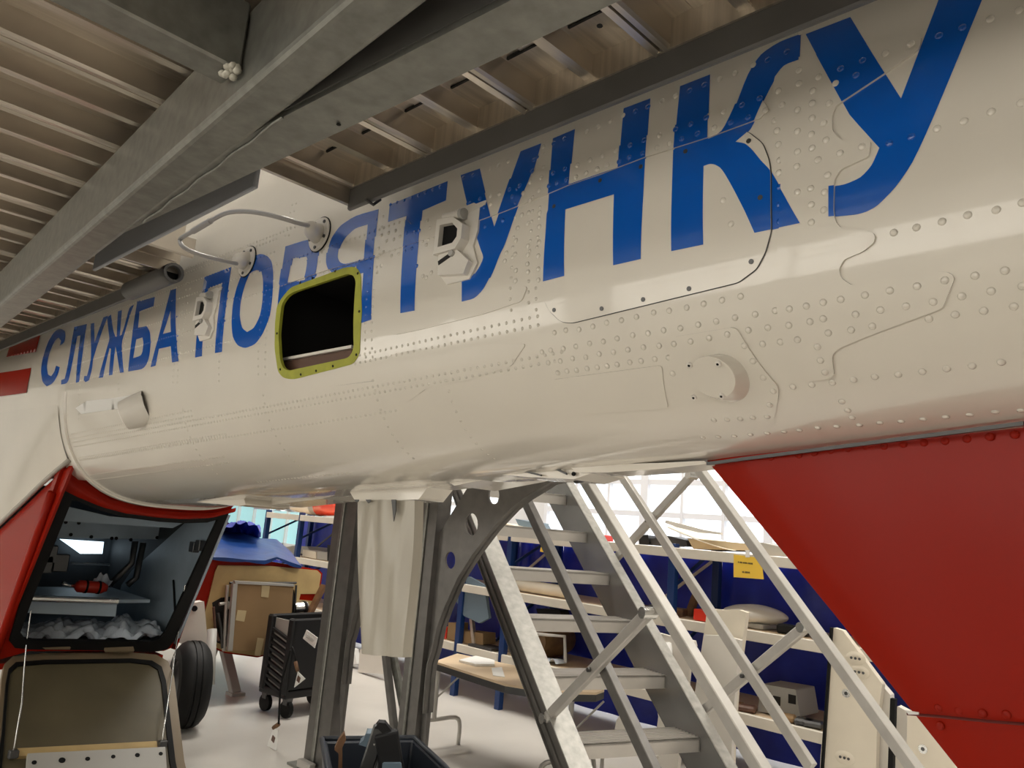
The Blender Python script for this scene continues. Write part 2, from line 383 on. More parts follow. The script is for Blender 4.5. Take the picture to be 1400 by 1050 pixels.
MIDP = [(535,487),(540,482),(665,470),(720,470),(700,500),(640,520),(585,530),(560,548),(548,552),(535,540),(575,508),(570,500)]
def ring_uv(px, r=7): return uv(rnd(px, r, 3))
plates = {}
for nm, pts, th in (('access_panel', PANEL, 0.0030), ('scalloped_doubler', WAVY, 0.0042), ('doubler_strip', STRIP, 0.0032), ('boss_doubler', BOSSP, 0.0034), ('lower_doubler', LOWP, 0.002), ('left_doubler', LEFTP, 0.0022), ('mid_doubler', MIDP, 0.002)):
    l = ring_uv(pts, 5 if nm != 'doubler_strip' else 2); plates[nm] = (l, th)
    boom_mesh([l], th, (0.03, 0.012), rim=th+0.0012).build(nm, WHITE, HELI, smooth=True)
# dark tube drawn as the shadow line along the access panel's aft and lower edge
g = rnd(PANEL, 7, 4)
gap = [p for p in g if p[1] > 181 and (p[0] > 1000 or p[1] > 400)]
gap.sort(key=lambda p: (-(p[0] > 1000 and p[1] < 388), p[1] if (p[0] > 1000 and p[1] < 388) else 0, -p[0]))
pts = [bpt(h[0], h[1], 0.0012) for h in B(gap)]
MB().tube(pts, 0.0014, 6).build('panel_edge_shadow', DSTEEL, HELI, smooth=True)
def plate_level(c):
    h = 0.0
    for l, th in plates.values():
        if inside(c, l): h = max(h, th)
    return h

# lettering --------------------------------------------------------------
LET = {}
LET['letter_s'] = [[(84.6,450),(88.9,452.9),(89.7,460.6),(88,468.3),(82,472.6),(83.7,465.7),(80.3,461.4),(75,465.7),(67.4,482.9),(64,500),(65.7,512),(70,514.6),(74.3,508.6),(76.9,500),(82,502),(79.4,512),(72.6,524),(64,528.3),(58,522.3),(56,506.9),(58,491.4),(65.7,467.4),(74.3,453.7),(79.5,450)]]
LET['letter_l'] = [[(101.7,447),(119,443),(116.5,457),(108.6,522),(103.8,523.5),(110.3,458.5),(106,459.7),(97,507),(94,520),(91,524.5),(83.7,525.7),(83.7,519.7),(88.5,518),(92,504)]]
LET['letter_u'] = [[(124,442.6),(129,441.4),(129.5,468),(141.5,434),(148,431.5),(140,452),(127.5,490),(126,505),(122,520),(117,522.5),(114.5,519),(115.5,514),(119,514),(122,503),(125,487)]]
LET['letter_zh'] = [[(146.5,434),(152,430),(155,452),(158,460),(162,461),(166,458),(170,447),(177,420),(183.5,416.5),(179,427),(171,454),(166,470),(169.4,509),(164.3,510),(159,477),(158,474),(154,512.5),(149,513.2),(152,477),(150,476),(141,516),(135,516.8),(147,473),(150,464),(148,449)], [(161.5,425.6),(167,424),(163.8,463),(159.5,463)]]
LET['letter_b'] = [[(187.8,412.6),(212,406),(210.2,418.6),(195,424),(191,426),(189,448),(201,446),(205.4,453.7),(206.3,469),(204.6,486),(201,498),(195,504.8),(175.4,508),(183,440)], [(186.6,464),(195,461.4),(196.3,469),(195,481),(192.6,486.3),(182.3,489.7)]]
LET['letter_a'] = [[(233.4,396.6),(241,394.6),(244.3,494),(235.4,495.7),(233.7,473.4),(217.4,476.9),(213,500),(206,502),(220,448.6)], [(233.4,424.6),(233.7,453.7),(223,456.6)]]
LET['letter_p'] = [[(279.7,379),(316.6,364.9),(303.7,481),(294,482.9),(303.9,387),(285,394.6),(276.3,487),(266.9,488.9)]]
LET['letter_o'] = [[(356,346.6),(366,350),(372,357.7),(374,375),(373,402),(369.7,431.4),(359.4,457),(349,470.9),(335.4,476.3),(325,472.6),(318,460.6),(316.6,440),(318.3,416),(323.4,393.7),(332,371.4),(344,352.6)], [(350.9,368.9),(357.7,371.4),(360,383.4),(359.4,409),(356,431.4),(347.4,448.6),(338,454),(331,448.6),(327.7,431.4),(329.4,410.9),(335.4,388.6),(342,373)]]
LET['letter_r'] = [[(390.3,337),(424,326.5),(433,331),(437,345),(434,372),(425,395),(402,402),(396,458),(376,463),(381,402),(384,380)], [(400.6,353.4),(419.4,350.9),(421.5,358),(420,369.7),(416.9,382.6),(394.6,387),(398,370)]]
LET['letter_ya'] = [[(518,286),(486,295),(465,308.6),(453,325.7),(448,343),(447,359),(450,369),(458,376),(440,448),(455,444),(478,378),(497,373),(493.7,441.8),(508,437)], [(503,307),(486,312),(472,325),(465,338),(463,352),(466,359),(473,362),(499,355)]]
LET['letter_t'] = [[(533,280),(612.4,247.6),(610,274),(578,288),(568,425),(548.6,428.4),(556,295.4),(530.6,303.6)]]
LET['letter_u.001'] = [[(630,239.6),(656.4,230.4),(676,310),(712,207),(740.4,196),(728,240),(708,284),(690,336),(684,347),(673.7,374),(661.7,396.6),(649.7,408.6),(632.5,412.7),(632.5,385.6),(644.5,381),(654.8,367),(661.7,352),(656,338),(638,276)]]
LET['letter_n'] = [[(756,189.4),(786.3,176.6),(779,252.9),(846,229.7),(852.9,148.3),(889.4,134.6),(882.5,232),(877.6,354.7),(839.9,363.3),(840.9,266.6),(774.5,287.1),(773,377.7),(743.9,385.3),(749,290)]]
LET['letter_k'] = [[(930,118),(971,102),(968.5,190),(988,182),(1004,150),(1023,100),(1040,74),(1066,57),(1095,46.5),(1093.6,83.6),(1073,91),(1058,111),(1043,141),(1027,178),(1007,195),(1020,197),(1030,206),(1042,221),(1054,233),(1066,254),(1082,283),(1095.4,306),(1033,319),(1020,290),(1003,257),(992,238),(986,230),(979,226),(972,225),(963.4,228),(963,335),(919.2,344),(921,210)]]
LET['letter_u.002'] = [[(1101.7,46.9),(1162.7,23.5),(1232,134.9),(1283.4,0),(1295,-32),(1364,-54),(1343,0),(1273.7,167),(1247.7,223),(1225,256),(1199.4,282),(1184,290),(1169.7,293.8),(1134.4,297),(1134.4,255.5),(1154.9,252.6),(1177,243),(1192,226.6),(1202.4,202.4)]]
def soft(l):   # ease the shallow corners of traced curves, keep the sharp ones
    out = []; n = len(l)
    for i in range(n):
        p = V(l[i]); a = V(l[i-1])-p; b = V(l[(i+1) % n])-p
        ang = a.angle(b) if a.length and b.length else 0
        if math.degrees(ang) > 132:
            A = p+a*0.3; Bq = p+b*0.3
            for t in (0, 0.5, 1): out.append(tuple(A*(1-t)**2+p*2*t*(1-t)+Bq*t*t))
        else: out.append(tuple(p))
    return out
def decal(name, loops_px, m, cut=True):
    # letters whose loops nest are holes; overlapping strokes are filled one by one
    groups = [loops_px]
    if name == 'letter_zh': groups = [[l] for l in loops_px]
    out = MB()
    pl = [dens(l, 0.03) for l, th in plates.values()]; wo = dens(win_out, 0.02)
    for gl in groups:
        loops = [uv(soft(l)) for l in gl]
        us = [p[0] for p in loops[0]]; vs_ = [p[1] for p in loops[0]]
        bb = (min(us)-.02, max(us)+.02, min(vs_)-.02, max(vs_)+.02)
        ex = [l for l in pl+[wo] if not (max(p[0] for p in l) < bb[0] or min(p[0] for p in l) > bb[1] or max(p[1] for p in l) < bb[2] or min(p[1] for p in l) > bb[3])]
        mb = boom_mesh(loops, 0.0006, (0.03, 0.015), ex, plate_level)
        ov = mb.v; o = len(out.v); out.v += ov
        for f in mb.f:
            c = [sum(ov[i][k] for i in f)/3 for k in range(3)]
            if cut:
                q = proj(c)
                if inside(q, WIN_OUT): continue
            out.f.append(tuple(i+o for i in f))
    return out.build('letter', m, HELI, smooth=True)
for nm, lp in LET.items(): decal(nm, lp, BLUE)
RP1 = [(15.4,469.4),(57,454.5),(49.7,481.4),(9.4,488.3)]
RP2 = [(1.7,509.7),(43.7,502.9),(36.9,537),(-40,547),(-34,517)]
for pts in (RP1, RP2, [(-30,466),(0,430),(6,424),(3,460),(0,484),(-24,500)]):
    hs = [boom_hit(*p) for p in pts]
    l = [(h[0], h[1]*SV) for h in hs]
    boom_mesh([l], 0.003, (0.03, 0.015)).build('livery_patch', YELLOW if pts[0][0] == -30 else RED, HELI, smooth=True)

# window opening in the boom: primer-coloured frame, near-black box added to keep the bay in shade, ledge
fr = boom_mesh([win_out, win_in], 0.0016, (0.05, 0.05), rim=0.002)
n = len(win_in); o = len(fr.v); wi = dens(win_in, 0.03); n = len(wi)
fr.v += [bpt(p[0], p[1]/SV, 0.0016) for p in wi]+[bpt(p[0], p[1]/SV, -0.007) for p in wi]
fr.f += [(o+i, o+(i+1) % n, o+n+(i+1) % n, o+n+i) for i in range(n)]
wf = fr.build('window_frame', PRIMER, HELI, smooth=True, auto=40)
def norm_at(h, e=1e-3):
    a = V(bpt(h[0], h[1], 0.0)); b = V(bpt(h[0], h[1], 0.01)); return (b-a).normalized()
for p in [(428,380.5),(459,371),(490,374),(492,426),(488,485),(456,500.5),(433,507),(412,512),(379.5,456),(384,505),(411,387)]:
    h = boom_hit(*p); c = V(bpt(h[0], h[1], 0.0012)); MB().cyl(c, c+norm_at(h)*0.0016, 0.0035, 8).build('screw_hole', BLACK, wf)
ys = [h[0] for h in B(WIN_OUT)]; zs = [bpt(h[0], h[1])[2] for h in B(WIN_OUT)]
y0, y1, z0, z1 = min(ys)-.03, max(ys)+.03, min(zs)-.03, max(zs)+.03
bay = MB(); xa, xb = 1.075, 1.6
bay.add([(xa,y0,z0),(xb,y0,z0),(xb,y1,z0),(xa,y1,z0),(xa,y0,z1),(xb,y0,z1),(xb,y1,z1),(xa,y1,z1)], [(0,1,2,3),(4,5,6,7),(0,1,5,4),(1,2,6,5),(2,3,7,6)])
b = bay.build('boom_bay_shade_box', DARK, HELI)
a_ = onX(385,500,1.09); b_ = onX(484,479,1.09)
MB().box(1.085, 1.30, b_[1], a_[1], z0, (a_[2]+b_[2])/2+0.008).build('bay_ledge', BROWNL, HELI, bevel=0.004)
MB().box(1.08, 1.10, b_[1], a_[1], (a_[2]+b_[2])/2+0.008, (a_[2]+b_[2])/2+0.016).build('ledge_trim', CREAMW, HELI)
MB().box(1.35, 1.37, y0+0.40, y0+0.47, z0, z1).build('bay_post', DWOOD, HELI)

# fasteners on the access panel
for p in [(759,424),(824,422),(880.7,409.6),(943.4,394.9),(1028.4,358),(938.7,208),(1024.9,193.9),(1040.8,271),(822,247.7),(877.7,229),(759,282.9)]:
    h = boom_hit(*p); nn = norm_at(h); c = V(bpt(h[0], h[1], 0.0030)); o = MB().cyl(c, c+nn*0.0012, 0.0042, 10).build('panel_screw_hole', DSTEEL, HELI)
# round boss with four screws
h = boom_hit(975, 517); nn = norm_at(h); c = V(bpt(h[0], h[1], 0.0)); hb = boom_hit(991, 519); cb = V(bpt(hb[0], hb[1], -0.004)); nb = norm_at(hb)
R0 = 0.040
tip = V(onPlane(974, 516, tuple(cb+nb*0.03), tuple(nb)))
mbx = MB(); a = nb.orthogonal().normalized(); bq = nb.cross(a); n = 40; vs_ = []
for cc, rr in ((cb, R0*1.16), (cb*0.1+tip*0.9, R0*1.0), (tip, R0*0.96)): vs_ += [cc+(a*math.cos(2*PI*k/n)+bq*math.sin(2*PI*k/n))*rr for k in range(n)]
mbx.add(vs_, [(j*n+k, j*n+(k+1) % n, (j+1)*n+(k+1) % n, (j+1)*n+k) for j in range(2) for k in range(n)]+[tuple(range(2*n, 3*n))])
boss = mbx.build('round_boss', WHITE, HELI, smooth=True, auto=35)
for p in [(943,499),(982,497),(949,543),(987,541)]:
    q = V(onPlane(*p, tuple(tip), tuple(nb)))
    MB().lathe(q, nb, [(0.0055,0),(0.005,0.003),(0.0025,0.0035),(0.0022,0.001),(0,0.001)], 12).build('boss_screw', CREAMW, boss, smooth=True)
    MB().cyl(q+nb*0.001, q+nb*0.0037, 0.002, 8).build('screw_slot', BLACK, boss)

# rivets ------------------------------------------------------------------
rv = []
def rrow(pts, n=None):
    rv.extend(pts)
def rline(p, q, n):
    for k in range(n): rv.append((p[0]+(q[0]-p[0])*k/(n-1), p[1]+(q[1]-p[1])*k/(n-1)))
rrow([(757,196),(772,190),(802,180),(818,173),(835,166),(852,158),(869,152),(886,146),(905,138),(924,131),(943,124),(963,116),(984,108),(1005,100),(1030,89),(1050,82),(1076,71),(1095,44)])
rrow([(758,238),(774,232),(791,227),(808,220),(825,214),(844,207),(863,200),(882,193),(903,186),(925,178),(946,171),(967,162),(991,154),(1016,145),(1040,136)])
rrow([(752,255),(763,251),(776,247),(789,243),(803,238),(818,232),(832,227),(848,222),(862,216),(880,211),(900,203),(917,197),(934,191),(955,184),(978,176),(1001,169),(1024,162),(1048,152),(1071,145)])
rrow([(1066,126),(1059,165),(1064,180),(1066,199),(1066,219),(1065,236),(1066,256),(1066,280),(1066,303),(1094,98),(1094,116),(1092,152),(1092,181),(1092,209),(1091,229),(1092,264),(1113,126),(1112,143),(1112,163),(1111,185),(1112,204),(1120,220),(1110,259),(1111,281),(1111,305),(1121,107),(1144,116),(1135,143),(1128,170),(1131,193),(1133,241),(1129,264),(1128,288),(1150,211),(1180,202),(1151,96),(1181,85),(1212,75),(1247,62),(1172,105)])
rrow([(1284,49),(1316,38),(1354,26),(1393,14),(1216,196),(1246,187),(1281,176),(1318,166),(1355,153),(1396,141),(1222,318),(1253,311),(1288,303),(1323,294),(1362,287),(1398,277)])
rrow([(1081,422),(1104,418),(1127,413),(1151,409),(1184,403),(1218,397),(1255,391),(1293,383),(1333,377),(1374,370),(1080,444),(1109,439),(1127,435),(1171,429),(1205,423),(1240,418),(1277,412),(1315,405),(1355,398),(1398,391),(1134,454),(1165,450),(1194,445),(1270,436),(1306,430),(1345,425),(1386,419)])
rrow([(1110,526),(1138,523),(1167,519),(1196,515),(1228,512),(1261,508),(1294,504),(1329,500),(1369,495),(1119,473),(1123,491),(1129,507),(1151,549),(1159,561),(1165,571),(1118,585),(1144,583),(1175,581),(1203,578),(1232,576),(1262,573),(1293,570),(1326,567),(1361,563),(1396,561),(1093,588),(1072,590),(1049,592),(1026,594),(1004,596),(982,597),(961,598)])
for row in ([(170,335),(215,325),(268,322),(323,310),(378,295),(437,285),(497,272),(565,255),(627,247),(697,235),(765,220),(838,205),(912,190)],
            [(120,412),(155,405),(205,398),(255,390),(310,378),(365,370),(420,358),(482,345),(543,337),(605,325),(672,317),(743,303),(815,290),(890,275),(970,262),(1050,247),(1113,240),(1180,225),(1243,212),(1318,200)],
            [(145,455),(193,448),(242,438),(295,433),(348,420),(405,413),(463,403),(525,393),(587,387),(650,378),(717,368),(790,355),(863,340),(943,325),(1020,315),(1103,303),(1190,290),(1245,277),(1375,260)],
            [(183,495),(220,488),(258,485),(300,478),(340,473),(380,468),(420,462),(470,453),(515,448),(570,440),(625,435),(930,385),(1000,380),(1070,372),(1143,360),(1215,385),(1267,330),(1357,322)],
            [(1235,440),(1253,487),(1280,535),(645,495),(650,375),(720,368),(790,355),(965,445),(1005,510),(1045,563),(1030,617),(1020,663),(962,667),(912,672),(860,675),(808,677),(1120,550),(1195,545)]):
    rrow([(700+x/2.917, 340+y/2.917) for x, y in row])
rrow([(1001,307),(990,275)])
for row in ([(220,500),(265,485),(315,470),(365,450),(412,437),(460,418),(510,398),(560,380)], [(720,315),(785,298),(900,257),(960,232),(1022,205)],
            [(1265,105),(1200,195),(1195,275),(1182,350),(1135,425),(1180,475),(1243,405),(1258,318),(1165,555),(1118,570),(1240,555),(1162,628),(1090,660),(1237,650),(1078,745),(1160,782),(1235,755),(1012,830),(1072,838),(1160,842),(1230,850),(1002,885),(1156,905),(1230,940),(1078,950),(1160,960),(1075,1020),(1230,1015)],
            [(770,495),(838,465),(868,520),(908,445),(970,430),(1110,375),(1040,400),(1060,450),(910,500),(988,608),(865,650)],
            [(480,610),(498,660),(470,775),(505,965),(470,1000),(447,990),(425,680),(395,690),(372,800),(405,920),(340,695),(325,820)],
            [(262,680),(215,695),(165,712),(250,740),(200,750),(292,720),(280,838),(232,850),(180,825),(145,800),(162,918),(128,962)]):
    rrow([(490+x/5, 180+y/5) for x, y in row])
rl = []
for nm in LET:
    rl.append(LET[nm][0])
def blue_at(p):
    for nm, lp in LET.items():
        if nm == 'letter_zh':
            if any(inside(p, l) for l in lp): return True
        elif sum(inside(p, l) for l in lp) % 2: return True
    return False
# finer rows further forward, laid along the skin
fine = []
def along(px, Ya, Yb, ds=0.021):
    h = boom_hit(*px); n_ = int(abs(Yb-Ya)/ds)
    for k in range(n_): fine.append((Ya+(Yb-Ya)*k/n_, h[1]))
def around(px, pz, ds=0.022):
    a1 = boom_hit(*px); a2 = boom_hit(*pz); d = math.dist(bpt(*a1), bpt(a1[0], a2[1])); n_ = max(2, int(d/ds))
    for k in range(n_): fine.append((a1[0], a1[1]+(a2[1]-a1[1])*k/n_))
for px, ya, yb in (((640,505),.95,3.0), ((640,515),.95,3.9), ((600,552),1.5,3.9), ((480,535),1.9,3.9), ((330,548),2.6,3.9), ((330,556),2.6,3.9), ((330,590),2.4,3.9), ((300,598),2.4,3.9), ((300,625),2.5,3.9), ((300,634),2.5,3.9), ((430,300),2.0,3.6), ((400,318),2.1,3.6), ((410,332),2.1,3.6), ((350,372),2.2,3.8), ((330,405),2.3,3.9), ((330,432),2.3,3.9), ((300,470),2.3,3.9), ((440,650),1.9,2.5), ((700,440),1.0,1.9), ((700,452),1.0,1.9), ((560,300),1.45,2.3), ((580,330),1.2,2.3)):
    along(px, ya, yb)
for px, pz in (((735,215),(718,430)), ((745,210),(727,440)), ((708,260),(696,440)), ((515,300),(500,500)), ((524,296),(511,500)), ((440,345),(436,372)), ((378,360),(372,520)), ((368,366),(362,520)), ((318,366),(300,530)), ((262,385),(248,530)), ((256,387),(242,530)), ((180,420),(162,540)), ((124,445),(108,580)), ((400,280),(395,330)), ((405,278),(400,330)), ((510,520),(500,640)), ((360,540),(350,650)), ((250,560),(240,660)), ((610,520),(600,640))):
    around(px, pz)
def rivet_mesh(nm, m, n=10):
    mb = MB(); mb.lathe((0,0,0), (0,0,1), [(1.0,-0.05),(0.92,0.16),(0.6,0.32),(0.0,0.38)], n)
    me = bpy.data.meshes.new(nm); me.from_pydata(mb.v, [], mb.f); me.polygons.foreach_set('use_smooth', [True]*len(me.polygons)); me.materials.append(m); me.update(); return me, mb
rw, proto = rivet_mesh('rivet', WHITE); rb, _ = rivet_mesh('rivet_blue', BLUE); rrd, _ = rivet_mesh('rivet_red', RED)
RR = 0.0054
singles = [];  small = {'w': [], 'b': []}
for p in rv:
    hh = boom_hit(*p)
    if hh is None: continue
    q = bpt(hh[0], hh[1]); d = math.dist(q, CAM); (singles if 1 else small).append((d, p, hh))
uq = []
for s in singles:
    if all(abs(s[1][0]-q[1][0])+abs(s[1][1]-q[1][1]) > 6 for q in uq): uq.append(s)
singles = uq
singles.sort(key=lambda s: s[0])
def level_at(hh): return plate_level((hh[0], hh[1]*SV))
def rivet_frame(hh, r):
    nn = norm_at(hh); a = nn.orthogonal().normalized(); bq = nn.cross(a); c = V(bpt(hh[0], hh[1], level_at(hh)+0.0004))
    return c, Matrix((a*r, bq*r, nn*r)).transposed()
for k, (d, p, hh) in enumerate(singles):
    c, M = rivet_frame(hh, RR)
    if k < 285:
        o = bpy.data.objects.new('rivet', rb if blue_at(p) else rw); COL.objects.link(o); o.parent = HELI; ORG[o] = ORG[HELI]
        o.matrix_local = Matrix.Translation(c-ORG[HELI]) @ M.to_4x4()
    else: small['b' if blue_at(p) else 'w'].append((c, M))
for f in fine:
    c = bpt(*f); q = proj(c)
    if inside(q, WIN_OUT) or any(abs(q[0]-s[1][0])+abs(q[1]-s[1][1]) < 7 for s in singles): continue
    if not (0.3 < f[0] < 3.93): continue
    cc, M = rivet_frame(f, 0.0040); small['b' if blue_at(q) else 'w'].append((cc, M))
for k, m in (('w', WHITE), ('b', BLUE)):
    mb = MB(); pm = MB().lathe((0,0,0), (0,0,1), [(1.0,-0.05),(0.75,0.28),(0.0,0.4)], 6)
    for c, M in small[k]: mb.add([c+M @ V(p) for p in pm.v], pm.f)
    stuff(mb.build('small_rivets', m, HELI, smooth=True))
# two step-like aerial mounts on the side of the boom -------------------------
def frame_at(px):
    h = boom_hit(*px); nn = norm_at(h); u = V((0,1,0)); u = (u-nn*u.dot(nn)).normalized(); w = nn.cross(u)
    if w.z < 0: w = -w
    return V(bpt(h[0], h[1], 0.0)), nn, u, w      # origin, outward, forwards (left in view), up
def mount(px, s, label):
    c, nn, u, w = frame_at(px)
    P = lambda a, b, o: c+u*a*s+w*b*s+nn*o*s
    base = MB(); base.plate([P(*p, 0.0) for p in [(0.055,-0.085),(0.055,0.10),(-0.05,0.105),(-0.075,0.09),(-0.075,0.02),(-0.062,-0.02),(-0.085,-0.07),(-0.06,-0.11),(0.03,-0.11)]], nn*0.006*s)
    root = base.build('aerial_mount', CREAMW, HELI, bevel=0.002, label=label)
    hood = MB()
    prof = [(0.045,0.06),(0.05,0.055),(-0.005,0.05),(-0.028,0.03),(-0.028,0.005),(-0.012,-0.012),(0.05,-0.012)]
    k_ = lambda l: [(0.008+(a-0.008)*1.3, 0.022+(b-0.022)*1.3) for a, b in l]
    inner = [(0.04,0.047),(0.0,0.043),(-0.018,0.026),(-0.018,0.009),(-0.006,-0.002),(0.04,-0.002)]
    out = [(0.052,0.062),(0.0,0.056),(-0.032,0.034),(-0.032,0.003),(-0.016,-0.016),(0.052,-0.016)]
    inner, out = k_(inner), k_(out)
    for a, b in ((out, inner),):
        n = len(a); vs_ = [P(*p, 0.004) for p in a]+[P(*p, 0.034) for p in a]+[P(*p, 0.004) for p in b]+[P(*p, 0.034) for p in b]
        hood.add(vs_, [(i,(i+1)%n,n+(i+1)%n,n+i) for i in range(n)]+[(2*n+i,2*n+(i+1)%n,3*n+(i+1)%n,3*n+i) for i in range(n)]+[(n+i,n+(i+1)%n,3*n+(i+1)%n,3*n+i) for i in range(n)])
    hood.build('mount_hood', CREAMW, root)
    MB().plate([P(*p, 0.007) for p in inner], nn*0.012*s).build('mount_socket', BLACK, root)
    MB().cyl(P(0.05,0.082,0.018), P(-0.02,0.075,0.018), 0.012*s, 12).build('mount_tube', CREAMW, root, smooth=True, auto=40)
    MB().cyl(P(-0.018,0.075,0.018), P(-0.03,0.074,0.018), 0.016*s, 12).build('tube_collar', GREYBOX, root, smooth=True, auto=40)
    lg = MB(); lg.plate([P(*p, 0.006) for p in [(0.055,-0.02),(-0.012,-0.02),(-0.07,-0.066),(-0.055,-0.1),(0.05,-0.085)]], nn*0.018*s)
    lg.build('mount_shelf', CREAMW, root, bevel=0.003*s, seg=2)
    MB().beam(P(0.05,-0.052,0.024), P(0.0,-0.036,0.024), 0.012*s, 0.004*s, nn).build('mount_slot', DARK, root)
    MB().cyl(P(-0.004,-0.035,0.02), P(-0.004,-0.035,0.032), 0.009*s, 12).build('mount_bolt', GREYBOX, root, smooth=True, auto=40)
    MB().plate([P(*p, 0.003) for p in [(-0.03,0.098),(-0.03,0.080),(-0.095,0.088),(-0.098,0.1)]], nn*0.004*s).build('mount_tab', CREAMW, root, bevel=0.001)
    return root
mount((628, 334), 0.82, 'white aerial mount with square socket aft of the yellow-green window')
mount((285, 430), 0.82, 'white aerial mount overlapping the first letter of the second word')
# bent aerial rod standing on two round feet
rodpx = [(424,309,0.95),(405,304,0.90),(385,298,0.865),(360,292,0.84),(335,289,0.825),(310,291,0.815),(288,302,0.81),(264,316,0.80),(250,324,0.80),(246,329,0.80),(250,337,0.80),(262,344,0.82),(280,350,0.86),(303,356,0.92),(326,361,0.99)]
# a hoop: both ends climb off the skin, the middle runs parallel to it
rp = []
for i, (x, y, X) in enumerate(rodpx): rp.append(onX(x, y, X))
rod = MB().tube(smoothline(rp, 5), 0.0062, 10)
a0 = rod.build('aerial_hoop', mat('grey_aerial_rod', (0.42, 0.40, 0.38), 0.35, coat=0.3), HELI, smooth=True)
MB().tube(smoothline([onX(288,302,0.81), onX(276,309,0.805), onX(264,316,0.80)], 4), 0.009, 10).build('hoop_sleeve', mat('grey_aerial_rod', (0.42,0.40,0.38)), a0, smooth=True, auto=40)
for px, end in (((438,321), rp[0]), ((339,358), rp[-1])):
    h = boom_hit(*px); nn = norm_at(h); c = V(bpt(h[0], h[1], 0.0)); e = V(end); d = (e-c).normalized()
    ft = MB().lathe(c, nn, [(0.050,0.0),(0.050,0.004),(0.047,0.008),(0,0.008)], 28).build('aerial_foot', CREAMW, HELI, smooth=True, auto=40)
    MB().ring(c, nn, 0.048, 0.0525, 0.003, 32).build('foot_gasket', BLACK, ft)
    MB().tube([c+nn*0.006, c+nn*0.02+d*0.02, e-d*0.015, e+d*0.01], [0.030,0.024,0.016,0.011], 16).build('foot_socket', CREAMW, ft, smooth=True)
    a = nn.orthogonal().normalized(); bq = nn.cross(a)
    for k in range(5):
        q = c+(a*math.cos(2*PI*k/5+.4)+bq*math.sin(2*PI*k/5+.4))*0.040; MB().cyl(q+nn*0.007, q+nn*0.011, 0.005, 8).build('foot_screw', DSTEEL, ft)
# small white cup with a masking collar, low on the forward boom
c, nn, u, w = frame_at((193, 560))
cup = MB().lathe(c, (nn*0.75+u*0.5-w*0.25).normalized(), [(0.066,-0.03),(0.062,0.03),(0.056,0.062),(0.048,0.066),(0,0.066)], 20).build('drain_cup', CREAMW, HELI, smooth=True, auto=40)
MB().plate([c+u*0.04+w*0.045+nn*0.01, c-u*0.05+w*0.05+nn*0.03, c-u*0.06-w*0.0+nn*0.055, c+u*0.03+nn*0.02], nn*0.002).build('masking_tab', PAPERW, cup)
# white patch painted as a reflection on the skin below the first word
l = [(h[0], h[1]*SV) for h in B([(104,558),(120,548),(150,545),(182,540),(196,548),(180,556),(140,562),(112,566)])]
boom_mesh([l], 0.003, (0.05,0.04), rim=0.003).build('skin_reflection_patch', PAPERW, HELI, smooth=True)

# belly fairings ------------------------------------------------------------
def under(px, X, vec, name, m, **k):
    return MB().plate([onX(x, y, X) for x, y in px], vec).build(name, m, HELI, **k)
xc = lambda Y: sec(Y)[0]
under([(470,652),(500,640),(545,632),(600,632),(622,645),(640,650),(620,662),(585,666),(572,683),(486,686),(478,672)], 1.50, (0.10,0,0), 'tail_bumper_fairing', WHITE, bevel=0.008, seg=2)
under([(586,640),(640,625),(700,628),(716,640),(690,650),(621,664)], 1.44, (0.16,0,0), 'belly_fairing', WHITE, bevel=0.006, seg=2)
under([(682,626),(760,628),(800,635),(812,646),(784,655),(720,652),(676,648)], 1.38, (0.12,0,0), 'belly_fairing', WHITE, bevel=0.004, seg=2)
under([(770,632),(815,628),(858,634),(900,633),(962,630),(968,634),(905,641),(830,646),(790,646)], 1.36, (0.08,0,0), 'belly_fairing', WHITE, bevel=0.004, seg=2)
under([(324,676),(440,664),(470,664),(480,671),(440,682),(372,690),(330,690)], 1.62, (0.14,0,0), 'belly_fairing', WHITE, bevel=0.006, seg=2)
under([(200,660),(330,668),(336,690),(326,692),(205,680)], 1.50, (0.2,0,0), 'belly_fairing', WHITE, bevel=0.006, seg=2)
under([(818,617),(830,619),(858,632),(856,639),(836,636),(820,628)], 1.40, (0.02,0,0), 'blade_aerial', mat('grey_green_paint', (0.14,0.14,0.11), 0.35), bevel=0.003)
MB().tube([onX(788,655,1.46), onX(806,651,1.44)], 0.011, 12).build('drain_pipe', BLACK, HELI, smooth=True, auto=40)
for px, X in (((584,655),1.495),((621,660),1.495),((746,640),1.375),((785,648),1.375),((338,676),1.615),((312,673),1.615),((389,669),1.615),((421,673),1.615)):
    q = onX(*px, X); MB().cyl(q, (q[0]-0.004, q[1], q[2]), 0.005, 8).build('fairing_screw', BLACK, HELI)
under([(332,656),(352,662),(376,671),(362,672),(338,664)], 1.60, (0.02,0,0), 'inlet_slot', DARK)
for a, b in (((672,632),(680,642)),((700,640),(740,650)),((745,634),(775,648))): MB().beam(onX(*a,1.37), onX(*b,1.37), 0.006, 0.004).build('panel_gap', DSTEEL, HELI)
